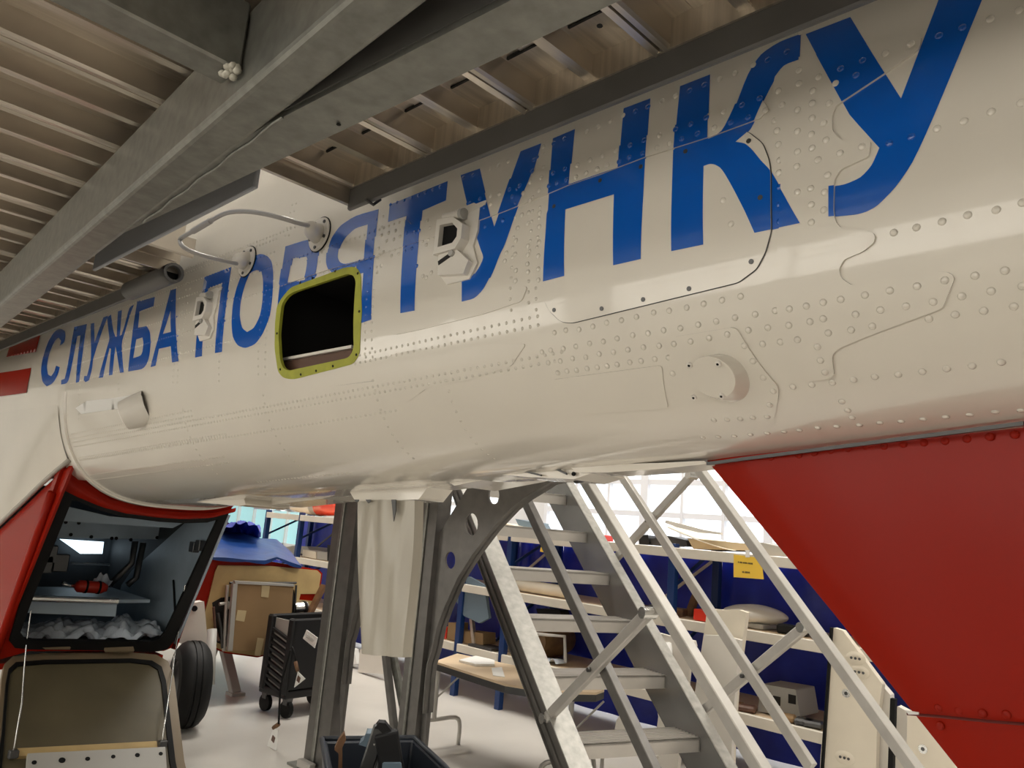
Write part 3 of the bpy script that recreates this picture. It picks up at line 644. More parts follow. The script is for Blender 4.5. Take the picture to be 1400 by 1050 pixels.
# hanging white tail bumper blade wrapped in film
TB = [(489,684),(566,684),(563,760),(558,830),(552,896),(545,897),(491,890),(490,800)]
def bump(i, j):
    y = 684+j*(893-684); xl = 489+3*j; xr = 566-14*j
    p = V(onX(xl+(xr-xl)*i, y+ (6*i if j > 0.95 else 0), 1.50)); f = math.sin(i*19+j*2.5)*0.004+math.sin(i*9-j*4)*0.006
    return p+V((-0.016*math.sin(PI*i)+f, 0, 0))
m2 = MB().grid(bump, 36, 14); m2.grid(lambda i, j: V(bump(i, j))+V((0.05-0.03*abs(i-.5),0,0)), 36, 14)
nb_ = 37*15
for i in range(36):
    for j in (0, 14): m2.f.append((i*15+j, (i+1)*15+j, nb_+(i+1)*15+j, nb_+i*15+j))
for j in range(14):
    for i in (0, 36): m2.f.append((i*15+j, i*15+j+1, nb_+i*15+j+1, nb_+i*15+j))
bl = m2.build('tail_bumper_blade', mat('grey_beige_film', (0.44,0.405,0.335), 0.32, coat=0.2), HELI, smooth=True, auto=50)
for x, w_, h_ in ((487,6,4),(503,7,5),(538,6,30)): MB().plate([onX(x-w_/2,683,1.477), onX(x+w_/2,683,1.477), onX(x+w_/2,683+h_*.5,1.477), onX(x,683+h_,1.477)], (0.003,0,0)).build('notch_shade', DSTEEL, bl)  # dark slips drawn as the shaded slot notches at the blade top

# ventral fin ---------------------------------------------------------------
root_px = [(1430,574),(1400,578),(1250,596),(1100,614),(1000,628),(966,633)]
rp = [bpt(*boom_hit(*p)) for p in root_px[1:]]
rp = [(rp[0][0]-.012, -0.25, rp[0][2]+0.03)]+rp
yl, zl = onX(1300,1050,1.38)[1:]; y2, z2 = onX(966,633,1.395)[1:]
fin = MB(); NF = len(rp)
def lead(t): return (y2+(yl-y2)*t, z2+(zl-z2)*t)
rowsf = []
NC, NR = 26, 16
zt = 0.72; tmax = (z2-zt)/(z2-zl)
def finp(i, j):      # i: 0 leading edge .. 1 aft ; j: 0 root .. 1 tip
    ly, lz = lead(tmax*j); yroot = y2
    # root follows the belly joint; the other rows are straight and parallel to the tip
    yt = -0.35; y = ly+(yt-ly)*i
    if j == 0: z = z2
    zr = rp_z(y); z = zr+(zt-zr)*((z2-lz)/(z2-zt)) if j > 0 else zr
    th = 0.07*(1-0.55*j)*min(1, 2.4*math.sqrt(max(0, i)*0.30+1e-6))
    th += 0.004*math.sin(i*14+j*5)*min(1,i*4)
    return (1.395-0.07*0+ (sec(y)[0]-1.395)*0.6-th, y, z)
def rp_z(y):
    pts = sorted([(p[1], p[2]) for p in rp])
    if y <= pts[0][0]: return pts[0][1]
    for a, b in zip(pts, pts[1:]):
        if y <= b[0]: return a[1]+(b[1]-a[1])*(y-a[0])/(b[0]-a[0])
    return pts[-1][1]
m3 = MB().grid(finp, NC, NR)
def finq(i, j): p = finp(i, j); xm = 1.395+(sec(p[1])[0]-1.395)*0.6; return (2*xm-p[0], p[1], p[2])
m3.grid(finq, NC, NR)
vf = m3.build('ventral_fin', RED, HELI, smooth=True)
FX = 1.335
seam = [onX(x, y, FX) for x, y in [(1240,976),(1290,980),(1350,986),(1400,990),(1440,994)]]
MB().tube(seam, 0.0022, 6).build('fin_seam', mat('dark_red_seam', (0.10,0.004,0.002), 0.5), vf)
MB().plate([onX(x, y, 1.33) for x, y in [(1238,971),(1256,974),(1256,977),(1242,977)]], (0.002,0,0)).build('seam_tape', PAPERW, vf)
MB().beam(onX(967,634,1.36), onX(1400,579,1.262), 0.006, 0.006).build('fin_root_gap', DSTEEL, vf)
def fin_x(px):
    for k in range(60):
        X = 1.20+0.004*k; q = onX(*px, X)
        ly = y2+(yl-y2)*((z2-q[2])/(z2-zl)); i = (ly-q[1])/(ly+0.35); j = (z2-q[2])/(z2-zt)
        if X >= finp(max(i,0.0), max(0.02,min(1,j)))[0]: return X
    return FX
for p in [(1092,622),(1113,619),(1136,616),(1159,613),(1184,611),(1209,610),(1235,607),(1263,605),(1292,603),(1322,600),(1353,597),(1387,594),(1054,625),(1283,968),(1311,972),(1343,975),(1376,977),(1285,992)]:
    q = V(onX(*p, fin_x(p)-0.001)); o = bpy.data.objects.new('rivet', rrd); COL.objects.link(o); o.parent = vf; ORG[o] = ORG[HELI]
    o.matrix_local = Matrix.Translation(q-ORG[HELI]) @ (Matrix(((0,0,-1),(0,1,0),(1,0,0)))*0.0065).to_4x4()

# red rear fuselage with the baggage hold -------------------------------------
PN = (0, 1, 0.507); PP = (1.6, 4.23, 1.30)
pp = lambda x, y: onPlane(x, y, PP, PN)
OPEN = [(87,669),(103,677),(137,691),(171,700),(217,706),(251,708),(286,706),(312,700),(276,785),(238,874),(228,886),(214,889),(40,886),(20,884),(12,874),(30,812),(60,735)]
lx = lambda z: (1.15, 4.23+(1.30-z)*0.507, z)
outer = [lx(1.44), lx(0.44), pp(40,890), pp(224,890), pp(234,886), pp(239,875), pp(315,697), pp(322,688), pp(250,640), pp(120,640)]
out2 = [V(p) for p in outer]
MB().plate(out2, V(PN).normalized()*0.05, [[pp(*p) for p in OPEN]]).build('rear_bulkhead', RED, HELI, bevel=0.004)
# thick red visor above the opening
vis = [(92,634),(112,656),(150,681),(200,694),(245,699),(290,700),(322,693)]; vis2 = [(86,669),(103,678),(137,692),(171,701),(217,707),(251,709),(286,707),(316,699)]
def visor(i, j):
    k = i*(len(vis)-1); a = int(min(k, len(vis)-2)); t = k-a; p = lerp(vis[a], vis[a+1], t)
    k = i*(len(vis2)-1); a = int(min(k, len(vis2)-2)); t = k-a; q = lerp(vis2[a], vis2[a+1], t)
    c = lerp(p, q, j); P = V(pp(*c)); return P-V(PN).normalized()*(0.03*math.sin(PI*(0.1+0.8*j)))
MB().grid(visor, 30, 6).build('hold_visor', RED, HELI, smooth=True)
bl_ = lambda x, y: onPlane(x, y, (1.15, 4.2, 0), (1, 0.0348, 0))
zl_ = [bl_(96,631), bl_(78,646), bl_(60,662), bl_(30,691), bl_(0,719), bl_(-40,757), bl_(-90,800)]
side = MB().plate([lx(0.44), (1.07,6.5,0.40), (1.07,6.5,zl_[-1][2])]+[tuple(q) for q in zl_[::-1]], V((1,0.0348,0))*0.012)
side.build('lower_fuselage_side', RED, HELI)
MB().tube([(q[0]-0.004,q[1],q[2]+0.01) for q in zl_]+[(1.065,6.5,zl_[-1][2]+.01)], 0.012, 8).build('belt_strip', mat('grey_strip_tone', (0.42,0.39,0.34), 0.4), HELI, smooth=True)  # grey strip along the line between white and red
def zth(Y, z):
    x0, w, zc, hb, ht = sec(Y); dz = (z-zc)/hb; return math.atan2(dz, -(1-abs(dz)**NE)**(1/NE)) % (2*PI)
def whit(i, j):
    k = i*len(zl_)*0.9999; e = zl_+[(1.07,6.5,zl_[-1][2])]; a = int(k); q = lerp(e[a], e[a+1], k-a) if a < len(zl_) else e[-1]
    T = V(bpt(max(q[1], 3.955), zth(max(q[1],3.955), 1.72), -0.010)); q = V(q)-V((0.008,0,0))
    m_ = V((min(q.x, T.x)+0.02, (q.y+T.y)/2, q.z*0.55+T.z*0.45)); return q*(1-j)**2+m_*2*j*(1-j)+T*j*j
MB().grid(whit, 28, 10).build('fuselage_side', WHITE, HELI, smooth=True)
MB().tube([lx(z) for z in (1.30,1.1,0.9,0.6,0.44)], 0.02, 12).build('corner_fairing', RED, HELI, smooth=True)
MB().plate([(2.078,4.29,1.36), (2.078,4.70,0.45), (2.078,6.5,0.40), (2.078,6.5,1.40)], (0.012,0,0)).build('lower_fuselage_side', RED, HELI)
MB().box(1.12, 2.0, 4.66, 6.5, 0.40, 0.43).build('belly_panel', RED, HELI)
# black seal round the opening
inn = [(98,682),(106,684),(137,697),(171,706),(217,712),(251,714),(282,713),(297,709),(262,785),(225,864),(217,873),(206,876),(46,874),(33,872),(27,864),(46,812),(76,737)]
MB().plate([V(pp(*p))-V(PN).normalized()*0.012 for p in OPEN], V(PN).normalized()*0.02, [[V(pp(*p))-V(PN).normalized()*0.012 for p in inn]]).build('hold_seal', BLACK, HELI)
# hold interior
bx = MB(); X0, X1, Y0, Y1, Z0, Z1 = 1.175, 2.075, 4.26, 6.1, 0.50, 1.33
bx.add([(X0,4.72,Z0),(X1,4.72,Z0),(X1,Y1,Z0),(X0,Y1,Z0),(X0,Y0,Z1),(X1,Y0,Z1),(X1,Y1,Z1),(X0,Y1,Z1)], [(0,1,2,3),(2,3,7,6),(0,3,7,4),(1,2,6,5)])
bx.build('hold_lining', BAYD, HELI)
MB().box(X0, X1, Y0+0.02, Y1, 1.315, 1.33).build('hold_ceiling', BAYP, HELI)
MB().plate([onX(x, y, 2.07) for x, y in [(256,712),(300,708),(312,704),(239,880),(152,880),(158,830),(166,800),(180,780)]], (0.015,0,0)).build('hold_side_panel_lit', BAYP, HELI)  # paler wall panel; its diagonal edge draws where the shading begins
fb = MB().plate([onY(x, y, 5.2) for x, y in [(76,712),(235,721),(240,738),(74,735)]], (0,0.03,0)).build('hold_frame_beam', BAYP, HELI)
for x, y in [(97,731),(125,734),(153,736),(159,736),(179,738),(215,735),(90,714),(108,715)]:
    q = onY(x, y, 5.195); MB().cyl(q, (q[0], q[1]+0.004, q[2]), 0.011, 8).build('lightening_hole', BLACK, fb)
MB().plate([onY(x, y, 4.7) for x, y in [(82,690),(150,706),(250,715),(236,722),(80,712)]], (0,0.02,0)).build('hold_roof_panel', BAYP, HELI)
MB().plate([onY(x, y, 6.0) for x, y in [(82,737),(142,741),(140,757),(110,757)]], (0,0.01,0)).build('hold_window', HOLDWIN, HELI)
MB().tube([onY(40,818,4.75), onY(161,822,4.75)], 0.018, 12).build('hold_sill_bar', STEEL, HELI, smooth=True, auto=40)
MB().plate([onY(x, y, 4.80) for x, y in [(38,822),(160,826),(158,843),(34,838)]], (0,0.02,0)).build('hold_sill', BAYP, HELI)
MB().box(1.25, 1.95, 4.85, 5.5, 0.70, 0.72).build('hold_shelf', BAYP, HELI)
MB().tube([onY(97,770,5.4), onY(150,772,5.4)], 0.008, 8).build('hold_rail', BAYP, HELI, smooth=True)
for px in ([(196,742),(186,790),(174,800)], [(185,740),(180,770),(150,800)]): MB().tube([onY(x, y, 5.1) for x, y in px], 0.02, 8).build('hold_strut', DSTEEL, HELI, smooth=True)
for x, y in ((68,758),(84,770),(62,772)): q = onY(x, y, 5.0); MB().box(q[0]-0.04,q[0]+0.04,q[1],q[1]+0.06,q[2]-0.05,q[2]+0.05).build('hold_equipment_box', DSTEEL, HELI, bevel=0.005)
for a, b in (((268,748),(274,756)),((276,746),(280,752))): q = onX(*a, 2.06); MB().box(2.03,2.07,q[1]-0.03,q[1]+0.03,q[2]-0.03,q[2]+0.03).build('hold_latch', DSTEEL, HELI, bevel=0.003)
MB().tube([onX(237,793,2.06), onX(238,810,2.06), onX(240,860,2.06)], 0.006, 8).build('hold_cord', BLACK, HELI, smooth=True)
def film(i, j):
    p = V((1.17+0.85*i, 4.70+0.45*j, 0.515)); s = math.sin(i*23+j*7)*math.sin(j*13-i*5); return p+V((0.01*s, 0.02*math.sin(i*31), 0.045*abs(math.sin(i*17+j*9))*(0.4+0.6*math.sin(PI*j))+0.025*s+0.018*math.sin(i*41-j*17)*math.cos(j*29+i*13)+0.03*j))
fl = MB().grid(film, 60, 24).build('crumpled_plastic_film', PLASTIC, None, smooth=True, loc=(1.6,4.9,0.51))
tag(fl, 'crumpled clear plastic film on the floor of the open baggage hold', 'plastic film')
bt = thing('fire_bottle', 'red bottle lying on the shelf inside the open baggage hold', 'bottle', onY(120,806,4.98))
q0, q1 = V(onY(102,801,4.98)), V(onY(146,804,4.98)); dd = (q1-q0).normalized()
MB().lathe(q0, dd, [(0.0,0),(0.02,0.004),(0.035,0.02),(0.035,(q1-q0).length-.03),(0.02,(q1-q0).length),(0,(q1-q0).length)], 14).build('bottle_body', REDP, bt, smooth=True)
MB().tube([q0, q0-dd*0.04, q0-dd*0.07+V((0,0,0.01))], [0.012,0.012,0.016], 8).build('valve', STEEL, bt, smooth=True)
for t in (0.3, 0.7): MB().ring(q0+dd*((q1-q0).length*t), dd, 0.035, 0.038, 0.012, 14).build('strap', BLACK, bt)
rag = MB().grid(lambda i, j: V(onY(126+28*i, 796-12*math.sin(PI*i)*(1-j)+6*j, 5.02))+V((0,0.04*j,0.01*math.sin(i*20))), 14, 6)
tag(rag.build('white_rag', PLASTIC, None, smooth=True, loc=onY(138,795,5.02)), 'pale crumpled bag behind the red bottle in the hold', 'bag')

# hold door, hanging open below the hold
DP = V((1.6, 4.66, 0.46)); DN = V((0, 0.40, -0.62)).cross(V((1,0,0))); DN.normalize()
# door plane: hinge line along X, falls towards the tail
dv = V((0, -0.62, -0.40)).normalized(); DN = -V((1,0,0)).cross(dv).normalized()
dp = lambda x, y, o=0.0: V(onPlane(x, y, tuple(DP+DN*o), tuple(DN)))
DOUT = [(2,930),(6,908),(18,897),(60,893),(180,892),(214,895),(230,904),(238,925),(252,1040),(262,1085),(-16,1085),(-4,1000)]
hd = MB().plate([dp(*p) for p in DOUT], -DN*0.04).build('hold_door', DOORRIM, HELI, bevel=0.008, seg=2)
s1 = [(8,935),(12,914),(22,905),(60,902),(180,900),(208,903),(221,911),(227,930),(240,1040),(248,1080),(-8,1080),(3,1000)]
s2 = [(11,940),(14,920),(25,910),(60,907),(178,905),(204,908),(216,915),(221,934),(232,1040),(240,1078),(0,1078),(7,1000)]
MB().plate([dp(*p, 0.012) for p in s1], DN*-0.02, [[dp(*p, 0.012) for p in s2]]).build('door_seal', BLACK, hd)
MB().plate([dp(*p, 0.004) for p in s2], DN*-0.01).build('door_lining', DOORIN, hd)
MB().plate([dp(*p, 0.02) for p in [(24,1023),(214,1013),(216,1024),(24,1034)]], DN*-0.02).build('door_stiffener', TANPRIMER, hd)
bb = MB().plate([dp(*p, 0.05) for p in [(38,1030),(226,1021),(230,1080),(34,1085)]], DN*-0.02).build('door_bracket_bar', GREYBOX, hd)
for x, y, r in ((47,1042,.013),(85,1039,.018),(120,1037,.013),(155,1034,.012),(188,1032,.014),(220,1030,.012)):
    q = dp(x, y, 0.053); MB().cyl(q, q-DN*0.004, r*0.8, 12).build('bracket_hole', BLACK, bb)
for x in (62, 150): MB().plate([V(pp(x-9,886)), V(pp(x+30,886)), dp(x+30,898), dp(x-9,898)], DN*0.012).build('door_hinge', DOORRIM, hd, bevel=0.003)
MB().tube([pp(42,835), pp(36,880), dp(30,960,0.1), dp(18,1030,0.03)], 0.0035, 6).build('door_stay_cable', STEEL, HELI, smooth=True)
MB().tube([pp(253,800), pp(240,890), dp(228,970,0.1), dp(221,1018,0.04)], 0.0035, 6).build('door_stay_cable', STEEL, HELI, smooth=True)
MB().tube([pp(258,795), pp(250,830), pp(240,880)], 0.003, 6).build('door_stay_cable', STEEL, HELI, smooth=True)
for p in ((18,1032),(222,1018)): q = dp(*p, 0.03); MB().box(q[0]-.02,q[0]+.02,q[1]-.015,q[1]+.015,q[2]-.015,q[2]+.02).build('cable_anchor', DSTEEL, hd, bevel=0.004)

# right-hand sponson with its tail cone removed ---------------------------------
SY = 5.15
sp = lambda x, y, Y=SY: V(onY(x, y, Y))
SO = [(262,768),(300,764),(372,768),(436,779),(441,784),(437,812),(420,850),(400,888),(352,899),(308,893),(288,884),(278,866),(262,845)]
spn = MB().plate([sp(*p) for p in SO], (0,1.7,0)).build('sponson', RED, HELI, bevel=0.01, seg=2)
TANO = [(298,773),(372,774),(434,780),(439,785),(435,812),(411,812),(409,820),(430,822),(400,886),(352,897),(308,891),(288,882),(279,866),(277,850),(285,820),(294,782)]
HOLE = [(290,824),(302,817),(402,806),(406,824),(396,876),(318,888),(296,878)]
MB().plate([sp(*p, SY-0.012) for p in TANO], (0,0.011,0), [[sp(*p, SY-0.012) for p in HOLE]]).build('sponson_face', TANPRIMER, spn)
MB().plate([sp(*p, SY-0.004) for p in HOLE], (0,0.003,0)).build('bay_shade_sheet', DARK, spn)  # flat dark sheet painted as the shaded depth of the bay
for px, r, m in (([(311,800),(309,830),(306,890)], .012, ALUL), ([(314,797),(405,797)], .008, DSTEEL), ([(300,826),(312,824),(314,832)], .011, ALUL), ([(298,838),(302,860),(304,886)], .010, DSTEEL), ([(292,830),(294,858),(299,876)], .009, BROWNL), ([(405,800),(403,830),(399,885)], .008, DSTEEL)):
    MB().tube([sp(*p, SY-0.05) for p in px], r, 8).build('bay_pipe', m, spn, smooth=True, auto=50)
MB().tube([sp(404,832,SY-0.04), sp(414,831,SY-0.06), sp(420,828,SY-0.06)], [0.05,0.05,0.035], 16).build('filter_can', STEEL, spn, smooth=True, auto=40)
MB().ring(sp(412,832,SY-0.06), (1,0.1,0), 0.05, 0.055, 0.02, 16).build('filter_clamp', BLACK, spn)
MB().beam(sp(443,800,SY-0.10), sp(396,893,SY-0.10), 0.03, 0.05, (0,1,0)).build('sponson_brace', DWOOD, spn)
MB().plate([sp(*p, 4.85) for p in [(256,828),(266,824),(279,822),(283,866),(292,884),(270,880),(247,880),(243,868)]], (0,0.06,0)).build('gear_leg_fairing', CREAMW, HELI, bevel=0.006)
MB().cyl(sp(266,832,4.83), sp(266,832,4.86), 0.018, 10).build('gear_pin', BLACK, HELI)
# main wheel
wc = V((2.20, 4.70, 0.248)); ax = V((0.97,-0.22,0.0)).normalized()
tyre = MB().lathe(wc-ax*0.09, ax, [(0.1302,0.0135),(0.1428,0.0000),(0.2016,0.0036),(0.2310,0.0270),(0.2453,0.0540),(0.2453,0.0675),(0.2402,0.0702),(0.2402,0.0756),(0.2470,0.0783),(0.2470,0.1017),(0.2402,0.1044),(0.2402,0.1098),(0.2453,0.1125),(0.2453,0.1260),(0.2310,0.1530),(0.2016,0.1764),(0.1428,0.1800),(0.1302,0.1665)], 40).build('main_wheel', mat('tyre_rubber', (0.010,0.010,0.010), 0.6, spec=0.25), HELI, smooth=True, auto=30, label='black ribbed tyre')
MB().lathe(wc-ax*0.09, ax, [(0,0.05),(0.05,0.045),(0.06,0.06),(0.11,0.06),(0.132,0.012),(0.132,0.03),(0.0,0.08)], 30).build('wheel_hub', DSTEEL, tyre, smooth=True, auto=40)
MB().tube([wc+ax*0.02, wc+ax*0.12, wc+ax*0.13+V((0,0.1,0.30))], 0.03, 10).build('wheel_axle', GREYBOX, tyre, smooth=True)
MB().tube(smoothline([wc-ax*0.11+V((0,0,0.16)), wc-ax*0.14+V((0,-.1,0.02)), wc-ax*0.12+V((0,-.06,-0.14))], 6), 0.006, 6).build('brake_hose', GREYBOX, tyre, smooth=True)
# ------------------------------------------------------------------ work platform overhead
PL = thing('work_platform', 'galvanised work platform overhead with ribbed aluminium deck and grey kick plates', 'platform', (0.4, 1.5, 0))
ZB, ZD = 1.93, 2.09
def zl2(p, q, ya, yb, z):   # line through two pixels on plane z, taken from y=ya to y=yb
    a, b = onZ(*p, z), onZ(*q, z); k = (b[0]-a[0])/(b[1]-a[1]); return (a[0]+k*(ya-a[1]), ya, z), (a[0]+k*(yb-a[1]), yb, z)
r0, r1 = zl2((476,0), (68,356), -0.8, 7.6, ZB); b0, b1 = zl2((480,86), (192,305), -0.8, 7.6, ZB)
up = lambda p, z: (p[0], p[1], z)
mb = MB().hexa([r0, b0, b1, r1, up(r0,ZD), up(b0,ZD), up(b1,ZD), up(r1,ZD)])
mainb = mb.build('main_beam', GALV, PL, bevel=0.012, seg=3)
s0, s1 = zl2((852,0), (206,302), -0.8, 2.30, ZB); t0, _ = zl2((695,0), (384,159), -0.8, 2.25, ZB)
ti = onZ(386,160,ZB); te = onZ(196,304,ZB)
top = [t0, s0, s1, (te[0]+0.002, 2.30, ZB), (te[0]+0.002, te[1], ZB), (ti[0]-0.01, ti[1]+0.25, ZB), (ti[0]+0.002, ti[1], ZB)]
mb = MB().plate([(q[0]-(0.03 if i in (3,4) else 0), q[1], ZB+0.0015) for i, q in enumerate(top)], (0,0,0.010))
mb.hexa([(s0[0]-0.008,s0[1],ZB+.012), up(s0,ZB+.012), up(s1,ZB+.012), (s1[0]-0.008,s1[1],ZB+.012), up((s0[0]-0.008,s0[1],0),ZD), up(s0,ZD), up(s1,ZD), up((s1[0]-0.008,s1[1],0),ZD)])
stb = mb.build('edge_beam', GALV, PL)
MB().hexa([up(t0,ZB+.012), (t0[0]+.006,t0[1],ZB+.012), (ti[0]+.008,ti[1],ZB+.012), up(ti,ZB+.012), up(t0,ZD), (t0[0]+.006,t0[1],ZD), (ti[0]+.008,ti[1],ZD), up(ti,ZD)]).build('edge_beam_web', KICK, stb)  # darker paint on this web deepens the shade between the beams
wl = [V(lerp(ti, te, k/22))+V((0.002*math.sin(k*5), 0, -0.001)) for k in range(23)]
MB().tube(wl, 0.0028, 6).build('weld_seam', GALV, stb, smooth=True)
for p in [(463,170),(820,35)]: q = onZ(*p, ZB); MB().cyl(q, (q[0],q[1],q[2]-0.001), 0.004, 8).build('drill_hole', BLACK, stb)
cbm = MB().box(-0.15, onZ(322,103,1.97)[0], 1.105, 1.170, 1.97, 2.09).build('cross_beam', GALV, PL, bevel=0.004)
for yy in (3.9, 6.6): MB().box(-0.15, 0.66, yy, yy+0.065, 1.97, 2.09).build('cross_beam', GALV, PL, bevel=0.004)
wq = V(onZ(312,104,1.955)); mbw = MB()
for k in range(9): mbw.lathe(wq+V((random.uniform(-.010,.012),random.uniform(-.016,.03),random.uniform(0.008,.020))), (0.3,-0.5,-0.8), [(0.007,0),(0.006,0.004),(0,0.006)], 7)
MB.build(mbw, 'weld_bead', mat('bright_zinc_weld', (0.6,0.58,0.5), 0.5, metal=0.3), cbm, smooth=True)
# deck planks: extrusions across the platform, twin rib at each joint and a lip in the middle
CUT = (1.56, 2.60); XE, XC, XW = 0.945, 0.70, -0.15
y = 0.664-0.299*5; k = 0
while y < 7.6:
    x1 = XC if (CUT[0] < y+0.15 < CUT[1]) else XE
    W = 0.297; pr = [(0,0.06),(0,0.0),(0.010,-0.004),(0.014,0.0),(0.014,0.052),(0.052,0.054),(0.056,0.05),(0.14,0.052),(0.143,0.015),(0.136,0.012),(0.136,0.008),(0.158,0.008),(0.158,0.012),(0.149,0.015),(0.152,0.052),(0.236,0.05),(0.24,0.054),(0.278,0.052),(0.278,0.004),(0.282,-0.002),(0.292,-0.002),(0.296,0.004),(0.297,0.06)]
    # travel along +x: right = -y, so mirror the profile
    pl = MB().prof((XW, y, ZD), (x1, y, ZD), [(-a, b) for a, b in pr]).build('deck_plank', ALU, PL)
    if y > -0.4 and y < 5 :
        for yy in (0.07, 0.215): MB().box(x1-0.095, x1-0.091, y+yy-0.06, y+yy+0.055, ZD+0.047, ZD+0.0535).build('plank_slot', DARK, pl)
        if k % 2 == 0: MB().cyl((x1-0.16, y+0.07, ZD+0.052), (x1-0.16, y+0.07, ZD+0.018), 0.007, 8).build('plank_bolt', STEEL, pl, smooth=True, auto=40)
    y += 0.299; k += 1
kp = [(-0.8, 1.565, XE), (2.60, 7.6, XE)]
for a, b, x in kp: MB().box(x, x+0.012, a, b, 2.035, 2.24).build('kick_plate', KICK, PL, bevel=0.003)
MB().box(XC, XC+0.012, 1.555, 2.61, 1.995, 2.32).build('kick_plate', KICKB, PL, bevel=0.003)  # setback plate; top raised out of view to block lamp light
MB().box(XC, XE+0.012, 1.560, 1.572, 2.05, 2.24).build('kick_plate', ALU, PL)
MB().box(XC, XE+0.012, 2.598, 2.61, 2.06, 2.24).build('kick_plate', ALU, PL)
for a, b in ((-0.8, 1.565), (2.60, 7.6)): MB().box(XE-0.005, XE-0.0005, a, b, ZD-0.002, ZD+0.06).build('deck_end_plate', ALU, PL)
for sgn, yy in ((1, 1.47),): MB().tube([(XE-0.01, yy, 2.035),(XE+0.012, yy, 2.03),(XE+0.03,yy,2.05)], 0.004, 6).build('rail_clip', DSTEEL, PL)
bt2 = MB(); bt2.tube([(XE-0.015, 2.56, 2.05), (XE-0.015, 2.95, 2.05)], 0.034, 16, cap=False); bt2.ring((XE-0.015,2.56,2.05), (0,1,0), 0.024, 0.034, 0.02, 16)
MB().tube([(XE-0.015, 2.60, 2.05), (XE-0.015, 2.61, 2.05)], 0.030, 16).build('bumper_bore', DARK, bt2.build('edge_bumper', KICK, PL, smooth=True, auto=40))
for x, yy in ((-0.1,-0.75),(-0.1,7.5),(0.62,-0.75),(0.78,7.5)):
    MB().box(x-0.05, x+0.05, yy-0.05, yy+0.05, 0.012, ZB+.02).build('platform_leg', GALV, PL); MB().box(x-0.1, x+0.1, yy-0.1, yy+0.1, 0, 0.012).build('foot_plate', GALV, PL)

# ------------------------------------------------------------------ far dock columns
CX = 2.44
GUS = [(578,1060),(584,975),(588,925),(590,908.6),(595.7,890),(603,857),(613,830),(631,790),(651.4,758),(677,724),(703,696.6),(720,683),(737,672.6),(754,662),(782,655),(835,638),(845,625),(700,605),(668,628),(655,644),(644,659),(631.4,679),(617.7,701),(600.6,729),(590,770),(583,820),(578,900),(574,1000)]
HOLES = [(675,677,7.5,12.5),(644.5,717,8.7,15.5),(615.5,766,7,12)]
def column(dy, label, y0, y1):
    T = lambda p: (p[0], p[1]+dy, p[2])
    c = thing('dock_column', label, 'column', (CX+0.04, (y0+y1)/2, 0), 'galvanised dock columns behind the boom')
    # pressed column: web with two folded lips
    w = y1-y0
    pr = [(-w/2,0),(w/2,0),(w/2,0.085),(w/2-0.03,0.085),(w/2-0.03,0.078),(w/2-0.007,0.078),(w/2-0.007,0.007),(-w/2+0.007,0.007),(-w/2+0.007,0.078),(-w/2+0.03,0.078),(-w/2+0.03,0.085),(-w/2,0.085)]
    p = MB().prof((CX, (y0+y1)/2, 0.012), (CX, (y0+y1)/2, 1.9), [(-q[0], q[1]) for q in pr], up=(1,0,0)).build('column_post', GALVD, c)
    MB().box(CX-0.012, CX, y0+w*0.50, y0+w*0.62, 0.012, 1.9)  .build('column_rib', GALV, p, bevel=0.003)
    MB().box(CX-0.06, CX+0.14, y0-0.06, y1+0.06, 0, 0.012).build('foot_plate', GALV, c)
    for s in (-1, 1): MB().cyl((CX-0.03, (y0+y1)/2+s*0.08, 0.012), (CX-0.03, (y0+y1)/2+s*0.08, 0.04), 0.012, 6).build('anchor_bolt', STEEL, c)
    pts = [T(onX(x, yy, CX+0.03)) for x, yy in GUS]
    hl = [[T(onX(x+rx*math.cos(2*PI*k/18), yy+ry*math.sin(2*PI*k/18), CX+0.03)) for k in range(18)] for x, yy, rx, ry in HOLES]
    g_ = MB().plate(pts, (0.010,0,0), hl).build('arch_gusset', GALVD, c)
    fl = MB(); e = pts[1:16]; n = len(e)
    for off in (0,): 
        vs_ = []
        for q in e: vs_ += [(CX+0.005,q[1],q[2]),(CX+0.065,q[1],q[2]),(CX+0.065,q[1]+0.006,q[2]+0.004),(CX+0.005,q[1]+0.006,q[2]+0.004)]
        fl.add(vs_, [(i*4+j,i*4+(j+1)%4,(i+1)*4+(j+1)%4,(i+1)*4+j) for i in range(n-1) for j in range(4)])
    fl.build('gusset_flange', GALVD, g_, smooth=True, auto=30)
    return c
c2 = column(0.0, 'galvanised dock column with arched gusset right of the hanging white blade', 2.87, 3.0)
c1 = column(0.66, 'galvanised dock column left of the hanging white blade', 3.54, 3.75)
MB().beam(onX(527,893,CX+0.10), onX(541,1012,CX+0.10), 0.03, 0.03, (1,0,0)).build('column_brace', GALVD, c2)
MB().beam(onX(537,893,CX+0.14), onX(560,1012,CX+0.14), 0.04, 0.02, (1,0,0)).build('column_brace', GALV, c2)
MB().box(CX-0.02, CX+0.5, 2.3, 4.4, 1.9, 1.96).build('far_deck', ALU, c2)
MB().beam((CX+0.05,2.94,1.88), (CX+0.05,3.62,1.88), 0.06, 0.06).build('column_tie', GALVD, c2)
MB().box(CX-0.06, CX-0.02, 3.60, 3.72, 0.012, 0.05).build('foot_bracket', ALUL, c1, bevel=0.004)

